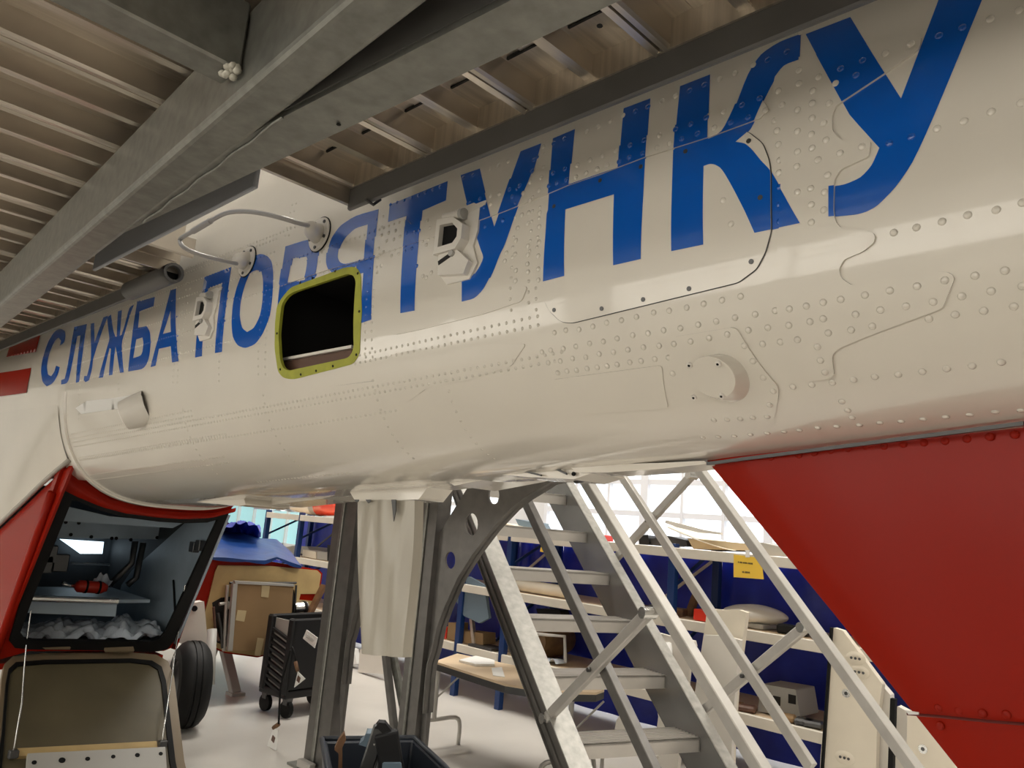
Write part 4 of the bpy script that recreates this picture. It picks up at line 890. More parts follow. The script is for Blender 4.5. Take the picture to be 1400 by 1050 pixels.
# ------------------------------------------------------------------ stairs
ps = -0.318; SE = V((math.cos(ps), math.sin(ps), 0)); SG = V((-SE.y, SE.x, 0)); SP = V((2.76, 2.198, 0.429)); RUN, RISE, SW = 0.267, 0.225, 0.693
ST = thing('access_stairs', 'galvanised access stairs with ribbed treads and twin slanting handrails', 'stairs', tuple(SP-SG*0.5+SE*0.35-V((0,0,0.429))))
pA = lambda x, y, o=0.0: V(onPlane(x, y, tuple(SP+SE*o), tuple(SE)))
pB = lambda x, y, o=0.0: V(onPlane(x, y, tuple(SP+SE*(SW+o)), tuple(SE)))
SD = (SG*RUN+V((0,0,RISE))).normalized(); SN = SE.cross(SD)
if SN.z < 0: SN = -SN
def along_s(p, z): t = (z-p.z)/SD.z; return p+SD*t
zlo, zhi = 0.02, 1.95
top = SP+SN*0.055
sa = MB(); a, b = along_s(top, zlo+.06), along_s(top, zhi)
sa.beam(a-SE*0.055, b-SE*0.055, 0.11, 0.006, SN); sd_ = MB(); sd_.beam(a-SE*0.085-SN*0.06, b-SE*0.085-SN*0.06, 0.006, 0.114, SN); sd_.beam(a-SE*0.05-SN*0.117, b-SE*0.05-SN*0.117, 0.10, 0.006, SN); sd_.beam(a-SE*0.092-SN*0.075, b-SE*0.092-SN*0.075, 0.010, 0.006, SN)
sA = sa.build('stringer', mat('zinc_bright_steel', (0.44,0.43,0.40), 0.45, metal=0.4, var=0.15, vscale=30), ST)
sd_.build('stringer_web', GALVD, sA)  # darker steel puts the shade inside the channel into the web colour
sb = MB(); a, b = along_s(top+SE*SW, zlo+.06), along_s(top+SE*SW, zhi)
sb.beam(a+SE*0.03, b+SE*0.03, 0.06, 0.006, SN); sB = sb.build('stringer', MATS['zinc_bright_steel'], ST)
sd_ = MB(); sd_.beam(a+SE*0.004-SN*0.115, b+SE*0.004-SN*0.115, 0.006, 0.22, SN); sd_.beam(a+SE*0.02-SN*0.228, b+SE*0.02-SN*0.228, 0.04, 0.006, SN)
sd_.build('stringer_web', mat('smooth_grey_steel', (0.22,0.22,0.215), 0.25, metal=0.6, var=0.06, vscale=6), sB)
for k in range(-1, 6):
    o = SP+SG*RUN*k+V((0,0,RISE*k)); W, D = SW, 0.20
    t = MB(); t.obox(o+SE*W/2+SG*D/2-V((0,0,0.004)), SE, SG, (0,0,1), W, D, 0.008)
    t.obox(o+SE*W/2+SG*0.004-V((0,0,0.03)), SE, SG, (0,0,1), W, 0.008, 0.06); t.obox(o+SE*W/2+SG*(D-0.004)-V((0,0,0.02)), SE, SG, (0,0,1), W, 0.008, 0.04)
    for j in range(8): t.obox(o+SE*W/2+SG*(0.015+j*0.024)+V((0,0,0.002)), SE, SG, (0,0,1), W, 0.010, 0.004)
    tr = t.build('stair_tread', TREADM, ST)
    for s in (0.004, W-0.004): MB().obox(o+SE*s+SG*D/2-V((0,0,0.03)), SE, SG, (0,0,1), 0.006, D, 0.055).build('tread_end_plate', GALV, tr)
def rail(p, q, w, h, name, m, P):
    p, q = P(*p), P(*q); d = (q-p).normalized(); return MB().beam(p-d*0.55, q+d*0.12 if q.z > 0.5 else q, w, h, SN).build(name, m, ST, bevel=0.003)
rail((722,690), (892,1050), 0.04, 0.05, 'knee_rail', GALVD, lambda x, y: pA(x, y, -0.05))
rail((800,655), (1040,1050), 0.045, 0.045, 'hand_rail', ALUL, lambda x, y: pA(x, y, -0.05))
rail((850,650), (1110,1050), 0.03, 0.05, 'knee_rail', ALUL, lambda x, y: pB(x, y, 0.05))
rail((955,640), (1250,1050), 0.045, 0.045, 'hand_rail', ALUL, lambda x, y: pB(x, y, 0.05))
for P, o, a, b in ((pA,-0.09,(748,982),(886,838)), (pB,0.09,(950,982),(1100,858)), (pB,0.09,(838,768),(946,650))):
    p, q = P(*a, o), P(*b, o); d = (q-p).normalized()
    s_ = MB().beam(p, q, 0.03, 0.045, SN).build('rail_strut', ALUL, ST, bevel=0.004)
    for e in (p, q): MB().cyl(e-SE*0.03, e+SE*0.03, 0.022, 12).build('rail_clamp', STEEL, s_, smooth=True, auto=40)
    m_ = (p+q)/2; MB().cyl(m_-SE*0.03, m_-SE*0.018, 0.010, 6).build('strut_bolt', DSTEEL, s_)

# ------------------------------------------------------------------ shelving against the far side
RX, RD = 4.33, 0.60
up_y = sorted([onX(917,790,RX)[1], onX(696,750,RX)[1], onX(617,951,RX)[1], onX(407,730,RX+RD*0)[1], onX(362,720,RX)[1], 1.15])
RK = thing('shelving_rack', 'long blue and cream shelving rack of blue uprights under the boom', 'shelving rack', (RX+RD/2, 4.5, 0))
LV = [0.395, 0.855, 1.285]
ye, yf = 1.15, up_y[-1]
for yy in up_y:
    u_ = MB(); u_.box(RX, RX+0.05, yy-0.025, yy+0.025, 0, 1.31); u_.box(RX+RD-0.05, RX+RD, yy-0.025, yy+0.025, 0, 1.31)
    uo = u_.build('rack_upright', RACKB, RK, bevel=0.003)
    for z in (0.2, 0.62, 1.05): MB().beam((RX+0.05,yy,z), (RX+RD-0.05,yy,z+0.25), 0.012, 0.02).build('upright_brace', RACKB, uo)
for a, b in zip(up_y, up_y[1:]):
    for z in LV:
        bm_ = MB().box(RX-0.012, RX+0.02, a+0.02, b-0.02, z-0.06, z).build('shelf_beam', RACKW, RK, bevel=0.003)
        MB().box(RX+0.02, RX+RD, a+0.02, b-0.02, z-0.022, z-0.003).build('shelf_board', WOOD, RK)
def tarp(a, b, z0, z1, label, x=RX+RD+0.03):
    def f(i, j): return (x+0.012*math.sin(i*23+j*3)+0.01*math.sin(j*9), a+(b-a)*i, z0+(z1-z0)*j)
    m = MB().grid(f, 24, 12); n_ = len(m.v); m.grid(lambda i, j: (f(i,j)[0]+0.003, *f(i,j)[1:]), 24, 12)
    o = m.build('blue_tarpaulin', TARP, None, smooth=True, loc=(x, (a+b)/2, z0)); return tag(o, label, 'tarpaulin', 'blue sheets hung behind the rack')
names = ['blue sheet behind the rack bay nearest the red fin', 'blue sheet behind the rack bay with the yellow note', 'blue sheet behind the rack bay seen between the stairs', 'blue sheet behind the rack bay right of the left dock column', 'blue sheet behind the rack bay beyond the blue covered sponson']
bays = list(zip(up_y, up_y[1:]))
for k, (a, b) in enumerate(bays):
    if k == len(bays)-1: tarp(onX(413,720,RX+RD+.03)[1], onX(413,720,RX+RD+.03)[1]+1.0, 0.03, 0.80, names[4])
    else: tarp(a, onX(413,720,RX+RD+.03)[1] if k == len(bays)-2 else b, 0.03, 1.25, names[k])
tarp(0.2, up_y[0], 0.03, 1.25, 'blue sheet at the end of the rack behind the leaning white panels')
for a, b in (((845,700-0),(900,0)),): pass
for (a, b) in bays[1:3]: MB().beam((RX+RD-0.02,a+0.03,1.22), (RX+RD-0.02,a+0.45,0.9), 0.01, 0.02).build('rack_diagonal', RACKW, RK)
a, b = bays[-1]; MB().beam((RX+RD-0.02,a+0.03,1.22), (RX+RD-0.02,b-0.1,0.9), 0.01, 0.02).build('rack_diagonal', DSTEEL, RK)

# notes on the rack
def note(px, X, label, lines=2):
    p = [onX(*q, X) for q in px]; t = thing('yellow_note', label, 'paper note', p[3])
    MB().plate(p, (0.002,0,0)).build('note_sheet', PAPERY, t)
    if lines:
        for r, words in ((0.28, (1, 3, 4, 5)), (0.70, (2, 5))):
            x = 0.16 if r < 0.5 else 0.30
            for wn in words:
                for _ in range(wn):
                    a_, b_ = lerp(p[0], p[1], x), lerp(p[3], p[2], x); c_ = lerp(a_, b_, r); w_ = 0.026
                    mm = MB(); e1 = V(p[1])-V(p[0]); e2 = V(p[3])-V(p[0]); c_ = V(c_)-V((0.001,0,0))
                    mm.plate([c_, c_+e1*w_, c_+e1*w_+e2*0.07, c_+e2*0.07], (0.0008,0,0)); mm.build('printed_mark', INK, t); x += 0.036
                x += 0.02
        MB().plate([onX(*q, X-0.001) for q in [(1019,752),(1025,752),(1025,762),(1019,762)]], (0.0015,0,0)).build('tape_tab', PAPERW, t)
    return t
note([(1003,758),(1041,763),(1044,792),(1003,789)], RX-0.05, 'yellow printed note taped to the top shelf edge near the red fin')
note([(741,742),(747,752),(748,756),(738,754)], RX-0.02, 'small yellow note tucked behind the stair knee rail', 0)

# ------------------------------------------------------------------ things on the shelves
def on(px, z, x=None):   # a point on shelf height z
    return V(onZ(*px, z))
def slab(name, px, X, dx, m, label, cat, bevel=0.004, rest=True, group=None):
    p = [onX(*q, X) for q in px]; z_ = min(q[2] for q in p); lv = min(LV+[0.0], key=lambda l: abs(l-z_))
    if abs(lv-z_) < 0.12 and rest: p = [(q[0], q[1], q[2]+lv+0.001-z_) for q in p]
    o = MB().plate(p, (dx,0,0)).build(name, m, None, bevel=bevel, loc=min(p, key=lambda q: q[2])); return tag(o, label, cat, group)
# top shelf
zt_ = LV[2]
tp = thing('cover_panel', 'long bent cream cover panel lying on the top shelf', 'panel', onX(970,735,RX+0.15))
MB().grid(lambda i, j: (RX+0.05+0.45*j, onX(910+95*i,712+18*i,RX+0.05)[1], zt_+0.012+0.115*(1-i)**1.5+0.02*math.sin(PI*j)), 16, 6).build('panel_skin', CREAM, tp, smooth=True)
MB().plate([onX(*q, RX+0.04) for q in [(910,711),(930,716),(960,724),(985,728),(985,731),(955,728),(926,721),(909,715)]], (0.03,0,0)).build('panel_edge', CREAMW, tp)
slab('foam_block', [(940,728),(1030,736),(1040,745),(948,743)], RX+0.08, 0.35, mat('pale_foam', (0.62,0.5,0.32), 0.8), 'pale foam block under the bent cream panel on the top shelf', 'block')
slab('black_bag', [(873,730),(886,729),(888,743),(874,742)], RX+0.1, 0.18, BLACKP, 'black bag at the upright on the top shelf behind the crossed rails', 'bag', 0.02)
slab('dark_tray', [(888,735),(912,730),(938,736),(940,744),(888,743)], RX+0.12, 0.2, DSTEEL, 'dark metal tray in front of the foam block on the top shelf', 'tray', 0.006)
slab('cream_box_lid', [(1038,727),(1075,735),(1085,748),(1045,745)], RX+0.1, 0.3, GREYBOX, 'grey box lid at the far right of the top shelf beside the red fin', 'lid', 0.006)
slab('red_crate', [(808,723),(822,725),(822,733),(808,731)], RX+0.3, 0.15, REDP, 'small red crate on the top shelf seen through the stair rails', 'crate')
slab('cream_cover', [(686,700),(722,708),(724,716),(684,712)], RX+0.1, 0.3, CREAM, 'low cream cover on the top shelf under the arched gusset', 'cover', 0.01)
slab('grey_blue_case', [(706,690),(728,694),(738,712),(714,706)], RX+0.2, 0.2, GREYBLUE, 'grey-blue case on the top shelf behind the stairs', 'case', 0.008)
# left: white and red nose-shaped fairing
cn = thing('red_tipped_fairing', 'white fairing with red rounded end on the top shelf beyond the sponson', 'fairing', onX(440,705,RX+0.2))
a_, b_, c_ = V(onX(384,702,RX+0.2)), V(onX(431,694,RX+0.2)), V(onX(470,690,RX+0.2)); dA = (b_-a_).normalized(); zz = zt_+0.13
for nm, y0_, y1_, r0_, r1_, m in (('fairing_body', a_.y, b_.y, 0.05, 0.12, CREAMW), ('fairing_band', b_.y, b_.y-0.10, 0.12, 0.122, GREYBOX), ('fairing_tip', b_.y-0.10, c_.y, 0.122, 0.10, ORANGE)):
    MB().lathe((RX+0.22, y0_, zt_+0.123), (0,-1,0), [(r0_*0.98,0),(r0_,0.001),((r0_*.35+r1_*.65),(y0_-y1_)*0.45),(r1_,(y0_-y1_))], 24).build(nm, m, cn, smooth=True)
slab('orange_cone_panel', [(566,700),(570,690),(577,704),(577,711),(565,712)], RX+0.15, 0.2, ORANGE, 'orange and white striped panel on the top shelf behind the blade', 'panel', 0.004)
# plastic sheeting far left
tag(MB().grid(lambda i, j: (RX+0.1+0.35*j, onX(345+40*i,700,RX+0.1)[1], zt_+0.02+0.12*math.sin(PI*i)*(0.5+0.5*math.sin(j*5+i*7))), 18, 8).build('clear_sheeting', PLASTIC, None, smooth=True, loc=onX(365,700,RX+0.2)), 'clear plastic sheeting bundled on the far end of the top shelf', 'sheeting')
# middle shelf
slab('red_box', [(949,828),(966,832),(966,846),(948,843)], RX+0.06, 0.12, REDP, 'small red box on the middle shelf beside the leaning cream panel', 'box')
slab('brown_board', [(947,808),(953,812),(944,842),(935,840)], RX+0.2, 0.04, DWOOD, 'brown wooden board leaning on the middle shelf', 'board')
ov = thing('oval_fairing', 'white oval fairing lying on the middle shelf right of the cream panel', 'fairing', onX(1025,855,RX+0.15))
yc0, yc1 = onX(985,845,RX+0.2)[1], onX(1071,850,RX+0.2)[1]
MB().grid(lambda i, j: (RX+0.25+0.2*math.cos(2*PI*j)*math.sin(PI*i)**0.6, yc0+(yc1-yc0)*i, LV[1]+0.07+0.06*math.sin(2*PI*j)*math.sin(PI*i)**0.6), 18, 14).build('fairing_shell', CREAMW, ov, smooth=True)
MB().box(RX+0.1, RX+0.3, min(yc0,yc1)+0.08, max(yc0,yc1)-0.12, LV[1], LV[1]+0.03).build('fairing_base', GREYBOX, ov, bevel=0.005)
rl_ = thing('rolled_cover', 'long cream rolled cover with a dark open end on the middle shelf', 'roll', onX(740,805,RX+0.1))
p0, p1 = V(onX(704,797,RX+0.12)), V(onX(782,806,RX+0.12)); zz = LV[1]+0.045
MB().cyl((p0.x,p0.y,zz), (p1.x,p1.y,zz), 0.045, 18).build('roll_body', CREAM, rl_, smooth=True, auto=40)
MB().cyl((p0.x,p0.y+0.10,zz), (p0.x,p0.y,zz), 0.043, 18).build('roll_end', BROWNL, rl_, smooth=True, auto=40)
rnd_items = [((862,845),'grey tool pouch on the middle shelf below the stair clamp',GREYBLUE,'pouch'),((905,838),'dark pouch at the middle shelf upright under the rails',DSTEEL,'pouch'),((925,838),'flat brown bag on the middle shelf beside the leaning board',DWOOD,'bag'),((1085,858),'small black case at the right end of the middle shelf',BLACKP,'case')]
for p, lab, m, cat in rnd_items:
    q = V(onX(*p, RX+0.15)); w_ = random.uniform(0.05,0.09)
    o = MB().obox((q.x,q.y,LV[1]+0.025), (1,0.2,0), (-0.2,1,0), (0,0,1), 0.1, w_*2, 0.05).build(cat, m, None, bevel=0.012, seg=2, loc=(q.x,q.y,LV[1])); tag(o, lab, cat)
# left bays, middle shelf
for px, m, lab in ((( (413,759),(431,762),(431,772),(412,768)),CREAM,'cream block on the middle shelf beyond the blue tarp'),(((433,757),(447,759),(447,770),(433,768)),GREYBOX,'grey metal box on the middle shelf left of the dock column'),(((447,748),(460,750),(460,772),(447,770)),BLACKP,'black case on the middle shelf next to the left dock column')):
    slab('storage_box', px, RX+0.1, 0.2, m, lab, 'box')
slab('grey_cover', [(386,752),(400,748),(420,750),(424,757),(404,760)], RX+0.25, 0.3, GREYBOX, 'grey folded cover on the middle shelf under the teal window', 'cover', 0.01)
# lower shelf
eb = slab('electrical_enclosure', [(1040,930),(1088,938),(1094,976),(1036,968)], RX+0.12, 0.25, GREYBOX, 'grey metal enclosure with square cut-outs on the lower shelf', 'enclosure', 0.006)
for p in ((1048,950),(1062,958),(1083,956)):
    q = onX(*p, RX+0.118); MB().box(q[0]-0.002,q[0],q[1]-0.022,q[1]+0.022,q[2]-0.024,q[2]+0.024).build('enclosure_cutout', DARK, eb)
for k, (x, y) in enumerate(((1005,962),(1022,968),(1100,988),(1112,992),(1075,985))):
    q = V(onX(x, y, RX+0.06)); o = MB().obox((q.x,q.y,LV[0]+0.018), (1,.3,0), (-.3,1,0), (0,0,1), 0.09, 0.10, 0.035).build('spare_part', (DWOOD,BROWNL,DSTEEL,DSTEEL,CARD)[k], None, bevel=0.01, loc=(q.x,q.y,LV[0]))
    tag(o, ['brown wooden scrap left of the grey enclosure on the lower shelf','dark brown offcut against the grey enclosure on the lower shelf','dark steel fitting right of the grey enclosure on the lower shelf','dark steel fitting at the right end of the lower shelf','cardboard scrap in front of the grey enclosure on the lower shelf'][k], 'spare part')
dr = thing('hide_drum', 'brown drum held by a white bracket on the lower shelf behind the treads', 'drum', onX(758,905,RX+0.2))
q = V(onX(752,882,RX+0.28)); MB().lathe((q.x-0.2,q.y,LV[0]+0.13), (1,0,0), [(0.06,0),(0.11,0.02),(0.125,0.1),(0.125,0.3),(0.1,0.38),(0,0.38)], 24).build('drum_body', BROWNP, dr, smooth=True, auto=40)
MB().tube([onX(728,866,RX+0.05), onX(748,868,RX+0.05), onX(772,870,RX+0.05), onX(773,905,RX+0.05)], 0.012, 6).build('drum_bracket', ALUL, dr)
slab('black_tray', [(733,832),(765,834),(768,842),(735,840)], RX+0.3, 0.1, BLACKP, 'black tray on the far side of the middle shelf above the drum', 'tray')
tag(MB().grid(lambda i, j: V(onX(738+22*i, 908-14*math.sin(PI*i)*(0.6+.4*math.sin(9*i))*(1-j*0.3), RX+0.03))+V((0.12*j,0,0)), 14, 6).build('foil_wrap', PLASTIC, None, smooth=True, loc=onX(748,908,RX+0.1)), 'crumpled foil bundle on the lower shelf in front of the drum', 'foil')
for px, m, lab in ((((628,864),(660,868),(660,884),(627,880)),CARD,'tan cardboard carton on the lower shelf beside the blue upright'),(((613,851),(623,852),(622,876),(611,874)),CARD,'small upright carton left of the blue upright on the lower shelf'),(((605,856),(611,857),(610,873),(604,871)),REDP,'little red tin at the far left of the lower shelf')):
    slab('carton', px, RX+0.06, 0.14, m, lab, 'carton')
gb = thing('grey_screen', 'grey-blue flat screen on a slotted post on the lower shelf', 'screen', onX(650,878,RX+0.05))
MB().plate([onX(*p, RX+0.02) for p in [(622,818),(640,788),(662,800),(668,845),(655,852),(634,842)]], (0.03,0,0)).build('screen_panel', GREYBLUE, gb, bevel=0.006)
MB().beam(onX(645,846,RX+0.06), onX(649,882,RX+0.06), 0.03, 0.03).build('screen_post', ALU, gb)
MB().box(RX+0.0, RX+0.16, onX(672,882,RX)[1], onX(640,880,RX)[1], LV[0], LV[0]+0.02).build('screen_base', DSTEEL, gb)

# ------------------------------------------------------------------ folding table
TBL = [onZ(*p, .5) for p in [(594,907),(625,896),(824,938),(826,946),(815,950),(757,949),(690,938)]]
tb = thing('folding_table', 'pale laminate folding table with dark edge behind the stairs', 'table', (3.3,3.1,0))
MB().plate(TBL, (0,0,0.012)).build('table_top', WOOD, tb); MB().plate([(p[0],p[1],0.465) for p in TBL], (0,0,0.035)).build('table_edge', DSTEEL, tb, bevel=0.003)
for (x, y), (fx, fy) in (((600,912),(590,985)), ((782,955),(779,1000))):
    t_ = V(onZ(x, y, 0.46)); hb = V((t_.x, t_.y, 0.16))
    l_ = MB().tube([t_, hb], 0.014, 8).build('table_leg', ALUL, tb, smooth=True, auto=40)
    d_ = V((0.95,-0.3,0)) if x < 700 else V((0.9,-0.3,0)); d_ = V((-TBL[6][1]+TBL[0][1], TBL[6][0]-TBL[0][0], 0)).normalized()
    MB().tube(smoothline([hb-d_*0.20-V((0,0,0.16)), hb-d_*0.20-V((0,0,0.05)), hb-d_*0.16, hb, hb+d_*0.16, hb+d_*0.20-V((0,0,0.05)), hb+d_*0.20-V((0,0,0.16))], 3), 0.013, 8).build('leg_foot', ALUL, l_, smooth=True)
    MB().tube([lerp(t_, hb, 0.6), V(t_)+V((0.12,-0.12,0))], 0.006, 6).build('leg_stay', ALUL, l_)
tag(MB().plate([onZ(*p, .513) for p in [(627,905),(650,899),(676,905),(676,911),(650,911)]], (0,0,0.012)).build('white_tray', PAPERW, None, bevel=0.005, loc=onZ(652,905,.513)), 'flat white tray lying on the pale folding table', 'tray')
tag(MB().plate([onZ(*p, .513) for p in [(672,914),(686,913),(690,926),(674,924)]], (0,0,0.004)).build('printed_sheet', PAPERW, None, loc=onZ(680,918,.513)), 'printed sheet of paper on the table beside the stair stringer', 'paper')
tag(MB().plate([onZ(*p, .513) for p in [(790,937),(802,934),(816,937),(812,942)]], (0,0,0.02)).build('black_holder', BLACKP, None, bevel=0.005, loc=onZ(803,938,.513)), 'black holder on the right end of the folding table', 'holder')
ch = thing('shell_chair', 'cream shell chair back rising behind the lowest visible tread', 'chair', (3.75,2.45,0))
cpt = lambda x, y: onPlane(x, y, (3.7,2.55,0.3), (0.8,0.6,0))
MB().plate([cpt(*p) for p in [(840,1000),(843,985),(851,973),(860,972),(867,982),(872,1002)]], (0.02,0.015,0)).build('chair_back', CREAMW, ch, bevel=0.006)
b_ = V(cpt(856,1000)); MB().obox(b_+V((-.15,-.12,-0.02)), (0.8,0.6,0), (-.6,.8,0), (0,0,1), 0.32, 0.3, 0.02).build('chair_seat', CREAMW, ch, bevel=0.006)
for s in (-1, 1):
    for t in (-0.28, 0.0):
        q = b_+V((-.6,.8,0))*0.12*s+V((0.8,0.6,0))*t; MB().tube([q-V((0,0,0.03)), (q.x,q.y,0)], 0.01, 6).build('chair_leg', ALUL, ch, smooth=True)

# ------------------------------------------------------------------ leaning white panels
def lean(px, X, name, m, label, dx=0.03, screws=(), lights=(), ext=True):
    ps_ = [onX(*p, X) for p in px]
    o = MB().plate(ps_, (dx,0,0)).build(name, m, None, bevel=0.004, loc=(X, sum(p[1] for p in ps_)/len(ps_), min(p[2] for p in ps_))); tag(o, label, 'panel', 'cream panels leaning on the rack')
    for p in screws:
        q = onX(*p, X-0.001); MB().ring(q, (-1,0,0), 0.008, 0.018, 0.004, 14).build('panel_grommet', STEEL, o, smooth=True, auto=40); MB().cyl(q, (q[0]-0.002,q[1],q[2]), 0.008, 8).build('grommet_hole', DSTEEL, o)
    for p in lights:
        q = V(onX(*p, X-0.001)); MB().grid(lambda i, j: q+V((-0.004*math.sin(PI*i), 0.045*math.cos(2*PI*j)*i, 0.03*math.sin(2*PI*j)*i)), 4, 16).build('recessed_fitting', CREAM, o, smooth=True)
        for s in (-1, 0, 1): MB().cyl(q+V((-0.004,0.018*s,0.0)), q+V((-0.007,0.018*s,0.0)), 0.006, 8).build('fitting_screw', DSTEEL, o)
    return o
lean([(967,832),(990,834),(1010,834),(1020,837),(1006,946),(1002,1000),(998,1130),(930,1130),(948,960),(962,868)], 3.95, 'leaning_panel', CREAM, 'tall cream panel leaning between the stair rails with one round fitting', 0.04, [(979,928)])
lean([(962,868),(988,869),(1012,875),(1005,946),(1000,1030),(996,1130),(928,1130),(946,972)], 3.88, 'leaning_panel', CREAMW, 'cream panel with curved top leaning in front of the taller one', 0.03)
lean([(880,860),(917,870),(948,876),(950,884),(945,884),(935,985),(925,1060),(905,1130),(880,1130),(900,980)], 3.98, 'leaning_panel', CREAMW, 'cream panel with red-ringed tube mark leaning left of the tall one', 0.03)
q = V(onX(915,890,3.97)); ct = thing('red_ringed_tube', 'short white tube with red ring stuck on a leaning panel', 'tube', tuple(q)); MB().cyl(q+V((0.01,0.02,0.03)), q+V((-0.03,-0.01,-0.03)), 0.028, 16).build('tube_body', PAPERW, ct, smooth=True, auto=40); MB().ring(q+V((-0.03,-0.01,-0.03)), (-0.4,-0.3,-0.6), 0.018, 0.029, 0.006, 16).build('tube_ring', REDP, ct)
lean([(1139,858),(1152,862),(1206,935),(1199,990),(1196,1130),(1117,1130),(1122,1030),(1135,900)], 3.75, 'leaning_panel', CREAM, 'wide cream panel with oval fittings beside the red fin', 0.04, [(1157,948)], [(1170,900),(1175,919),(1155,1036)])
lean([(1200,930),(1217,950),(1220,980),(1216,1130),(1196,1130),(1198,1000)], 3.80, 'leaning_panel', CREAMW, 'narrow cream strip panel edge right of the wide fitted panel', 0.05)
lean([(1226,965),(1245,975),(1242,1130),(1222,1130)], 3.80, 'leaning_panel', CREAMW, 'narrow cream strip panel between two black edges', 0.05)
lean([(1241,972),(1262,985),(1330,1080),(1330,1130),(1236,1130)], 3.72, 'leaning_panel', CREAM, 'cream panel with one grommet at the lower fin edge', 0.04, [(1262,1024)])
tag(MB().beam(onX(1137,858,3.74), onX(1119,1130,3.74), 0.012, 0.014, (1,0,0)).build('black_edge_strip', BLACK, None, loc=onX(1119,1130,3.74)), 'black edging strip along the wide fitted cream panel', 'edge strip')
tag(MB().beam(onX(1222,955,3.74), onX(1216,1130,3.74), 0.02, 0.03, (1,0,0)).build('black_edge_strip', BLACK, None, loc=onX(1216,1130,3.74)), 'wide black edging strip between the narrow cream strips', 'edge strip')
tag(slab('low_white_panel', [(492,886),(520,886),(525,920),(490,918)], 4.16, 0.03, CREAMW, 'x', 'x'), 'small cream panel on the floor behind the hanging white blade', 'panel')
tag(slab('white_floor_cover', [(470,880),(484,886),(488,906),(470,908)], 4.22, 0.05, PAPERW, 'x', 'x'), 'white cover standing on the floor behind the left dock column', 'cover')

# ------------------------------------------------------------------ cart, jack, bin, covers, tags
ct = thing('service_cart', 'black plastic service cart with slatted end under the sponson', 'cart', (3.0,4.75,0))
ca, cb_ = V(onZ(352,950,0.1)), V(onZ(388,962,0.1)); cc_ = cb_+V((0.48,-0.05,0))
e1 = (cb_-ca); wcart = e1.length; e1.normalize(); e2 = V((-e1.y, e1.x, 0)) if V((-e1.y, e1.x, 0)).x > 0 else V((e1.y, -e1.x, 0)); L_ = 0.50
base = ca+V((0,0,0))
Pc = lambda a, b, z: (base.x+e1.x*a+e2.x*b, base.y+e1.y*a+e2.y*b, z)
def cbox(a0,a1,b0,b1,z0,z1): return MB().hexa([Pc(a0,b0,z0),Pc(a1,b0,z0),Pc(a1,b1,z0),Pc(a0,b1,z0),Pc(a0,b0,z1),Pc(a1,b0,z1),Pc(a1,b1,z1),Pc(a0,b1,z1)])
cbox(0,wcart,0,L_,0.12,0.17).build('cart_deck', BLACKP, ct, bevel=0.012, seg=2)
cbox(wcart-0.03,wcart,0,L_,0.17,0.62).build('cart_side', BLACKP, ct, bevel=0.01); cbox(0,0.03,0,L_,0.17,0.62).build('cart_side', BLACKP, ct, bevel=0.01); cbox(0,wcart,L_-0.03,L_,0.17,0.62).build('cart_end', BLACKP, ct, bevel=0.01)
for a in (0, wcart-0.06): cbox(a,a+0.06,-0.005,0.03,0.14,0.62).build('cart_corner_post', BLACKP, ct, bevel=0.01)
for k in range(9):
    z0_ = 0.19+k*0.042
    MB().hexa([Pc(0.05,0.0,z0_),Pc(wcart-0.05,0.0,z0_-0.05),Pc(wcart-0.05,0.02,z0_-0.05),Pc(0.05,0.02,z0_),Pc(0.05,0.0,z0_+0.018),Pc(wcart-0.05,0.0,z0_-0.032),Pc(wcart-0.05,0.02,z0_-0.032),Pc(0.05,0.02,z0_+0.018)]).build('end_slat', BLACKP, ct)
cbox(0.05,wcart-0.05,0.025,0.035,0.17,0.6).build('cart_load', GREYBOX, ct)
for a in (0.03, wcart-0.03):
    for b in (0.05, L_-0.06):
        f_ = MB().hexa([Pc(a-.02,b-.02,0.08),Pc(a+.02,b-.02,0.08),Pc(a+.02,b+.02,0.08),Pc(a-.02,b+.02,0.08),Pc(a-.025,b-.025,0.13),Pc(a+.025,b-.025,0.13),Pc(a+.025,b+.025,0.13),Pc(a-.025,b+.025,0.13)]).build('caster_fork', DSTEEL, ct)
        c_ = V(Pc(a,b,0.055)); MB().cyl(c_-e2*0.014, c_+e2*0.014, 0.054, 16).build('caster_wheel', BLACK, f_, smooth=True, auto=40)
lb = slab('white_label_card', [(419,861),(434,872),(430,886),(414,873)], 2.83, 0.004, PAPERW, 'white printed card hung on the sponson brace above the cart', 'card', 0, False)
for a in (0.3, 0.6): q0, q1 = lerp(onX(419,861,2.828), onX(414,873,2.828), a), lerp(onX(434,872,2.828), onX(430,886,2.828), a); MB().beam(lerp(q0,q1,.2), lerp(q0,q1,.8), 0.002, 0.012, (1,0,0)).build('printed_line', GREYBOX, lb)
def tagc(pts, sheet, X, label):
    p = [onX(*q, X) for q in pts]; t = thing('hanging_tag', label, 'tag', p[-1])
    MB().tube(smoothline(p, 4), 0.006, 6).build('tag_cord', BLACK, t, smooth=True)
    s = [onX(*q, X) for q in sheet]; o = MB().plate(s, (0.004,0,0)).build('tag_sheet', PAPERW, t)
    c_ = V([sum(q[k] for q in s)/len(s) for k in range(3)]); MB().obox(c_-V((0.002,0,0)), (0,1,0.3), (0,-.3,1), (1,0,0), 0.03, 0.03, 0.003).build('tag_print', BROWNL, o)
    MB().tube([p[-1], lerp(p[-1], s[0], 0.6), s[0]], 0.012, 6).build('tag_wrap', DWOOD, t, smooth=True)
tagc([(397,889),(394,900),(384,940),(381,990)], [(374,995),(380,998),(378,1026),(364,1022)], 2.45, 'tag with brown wrap hanging on a long cord below the sponson')
tagc([(399,884),(402,892),(404,905)], [(407,918),(417,928),(402,940)], 2.55, 'paper tag hanging on a short cord against the black cart')
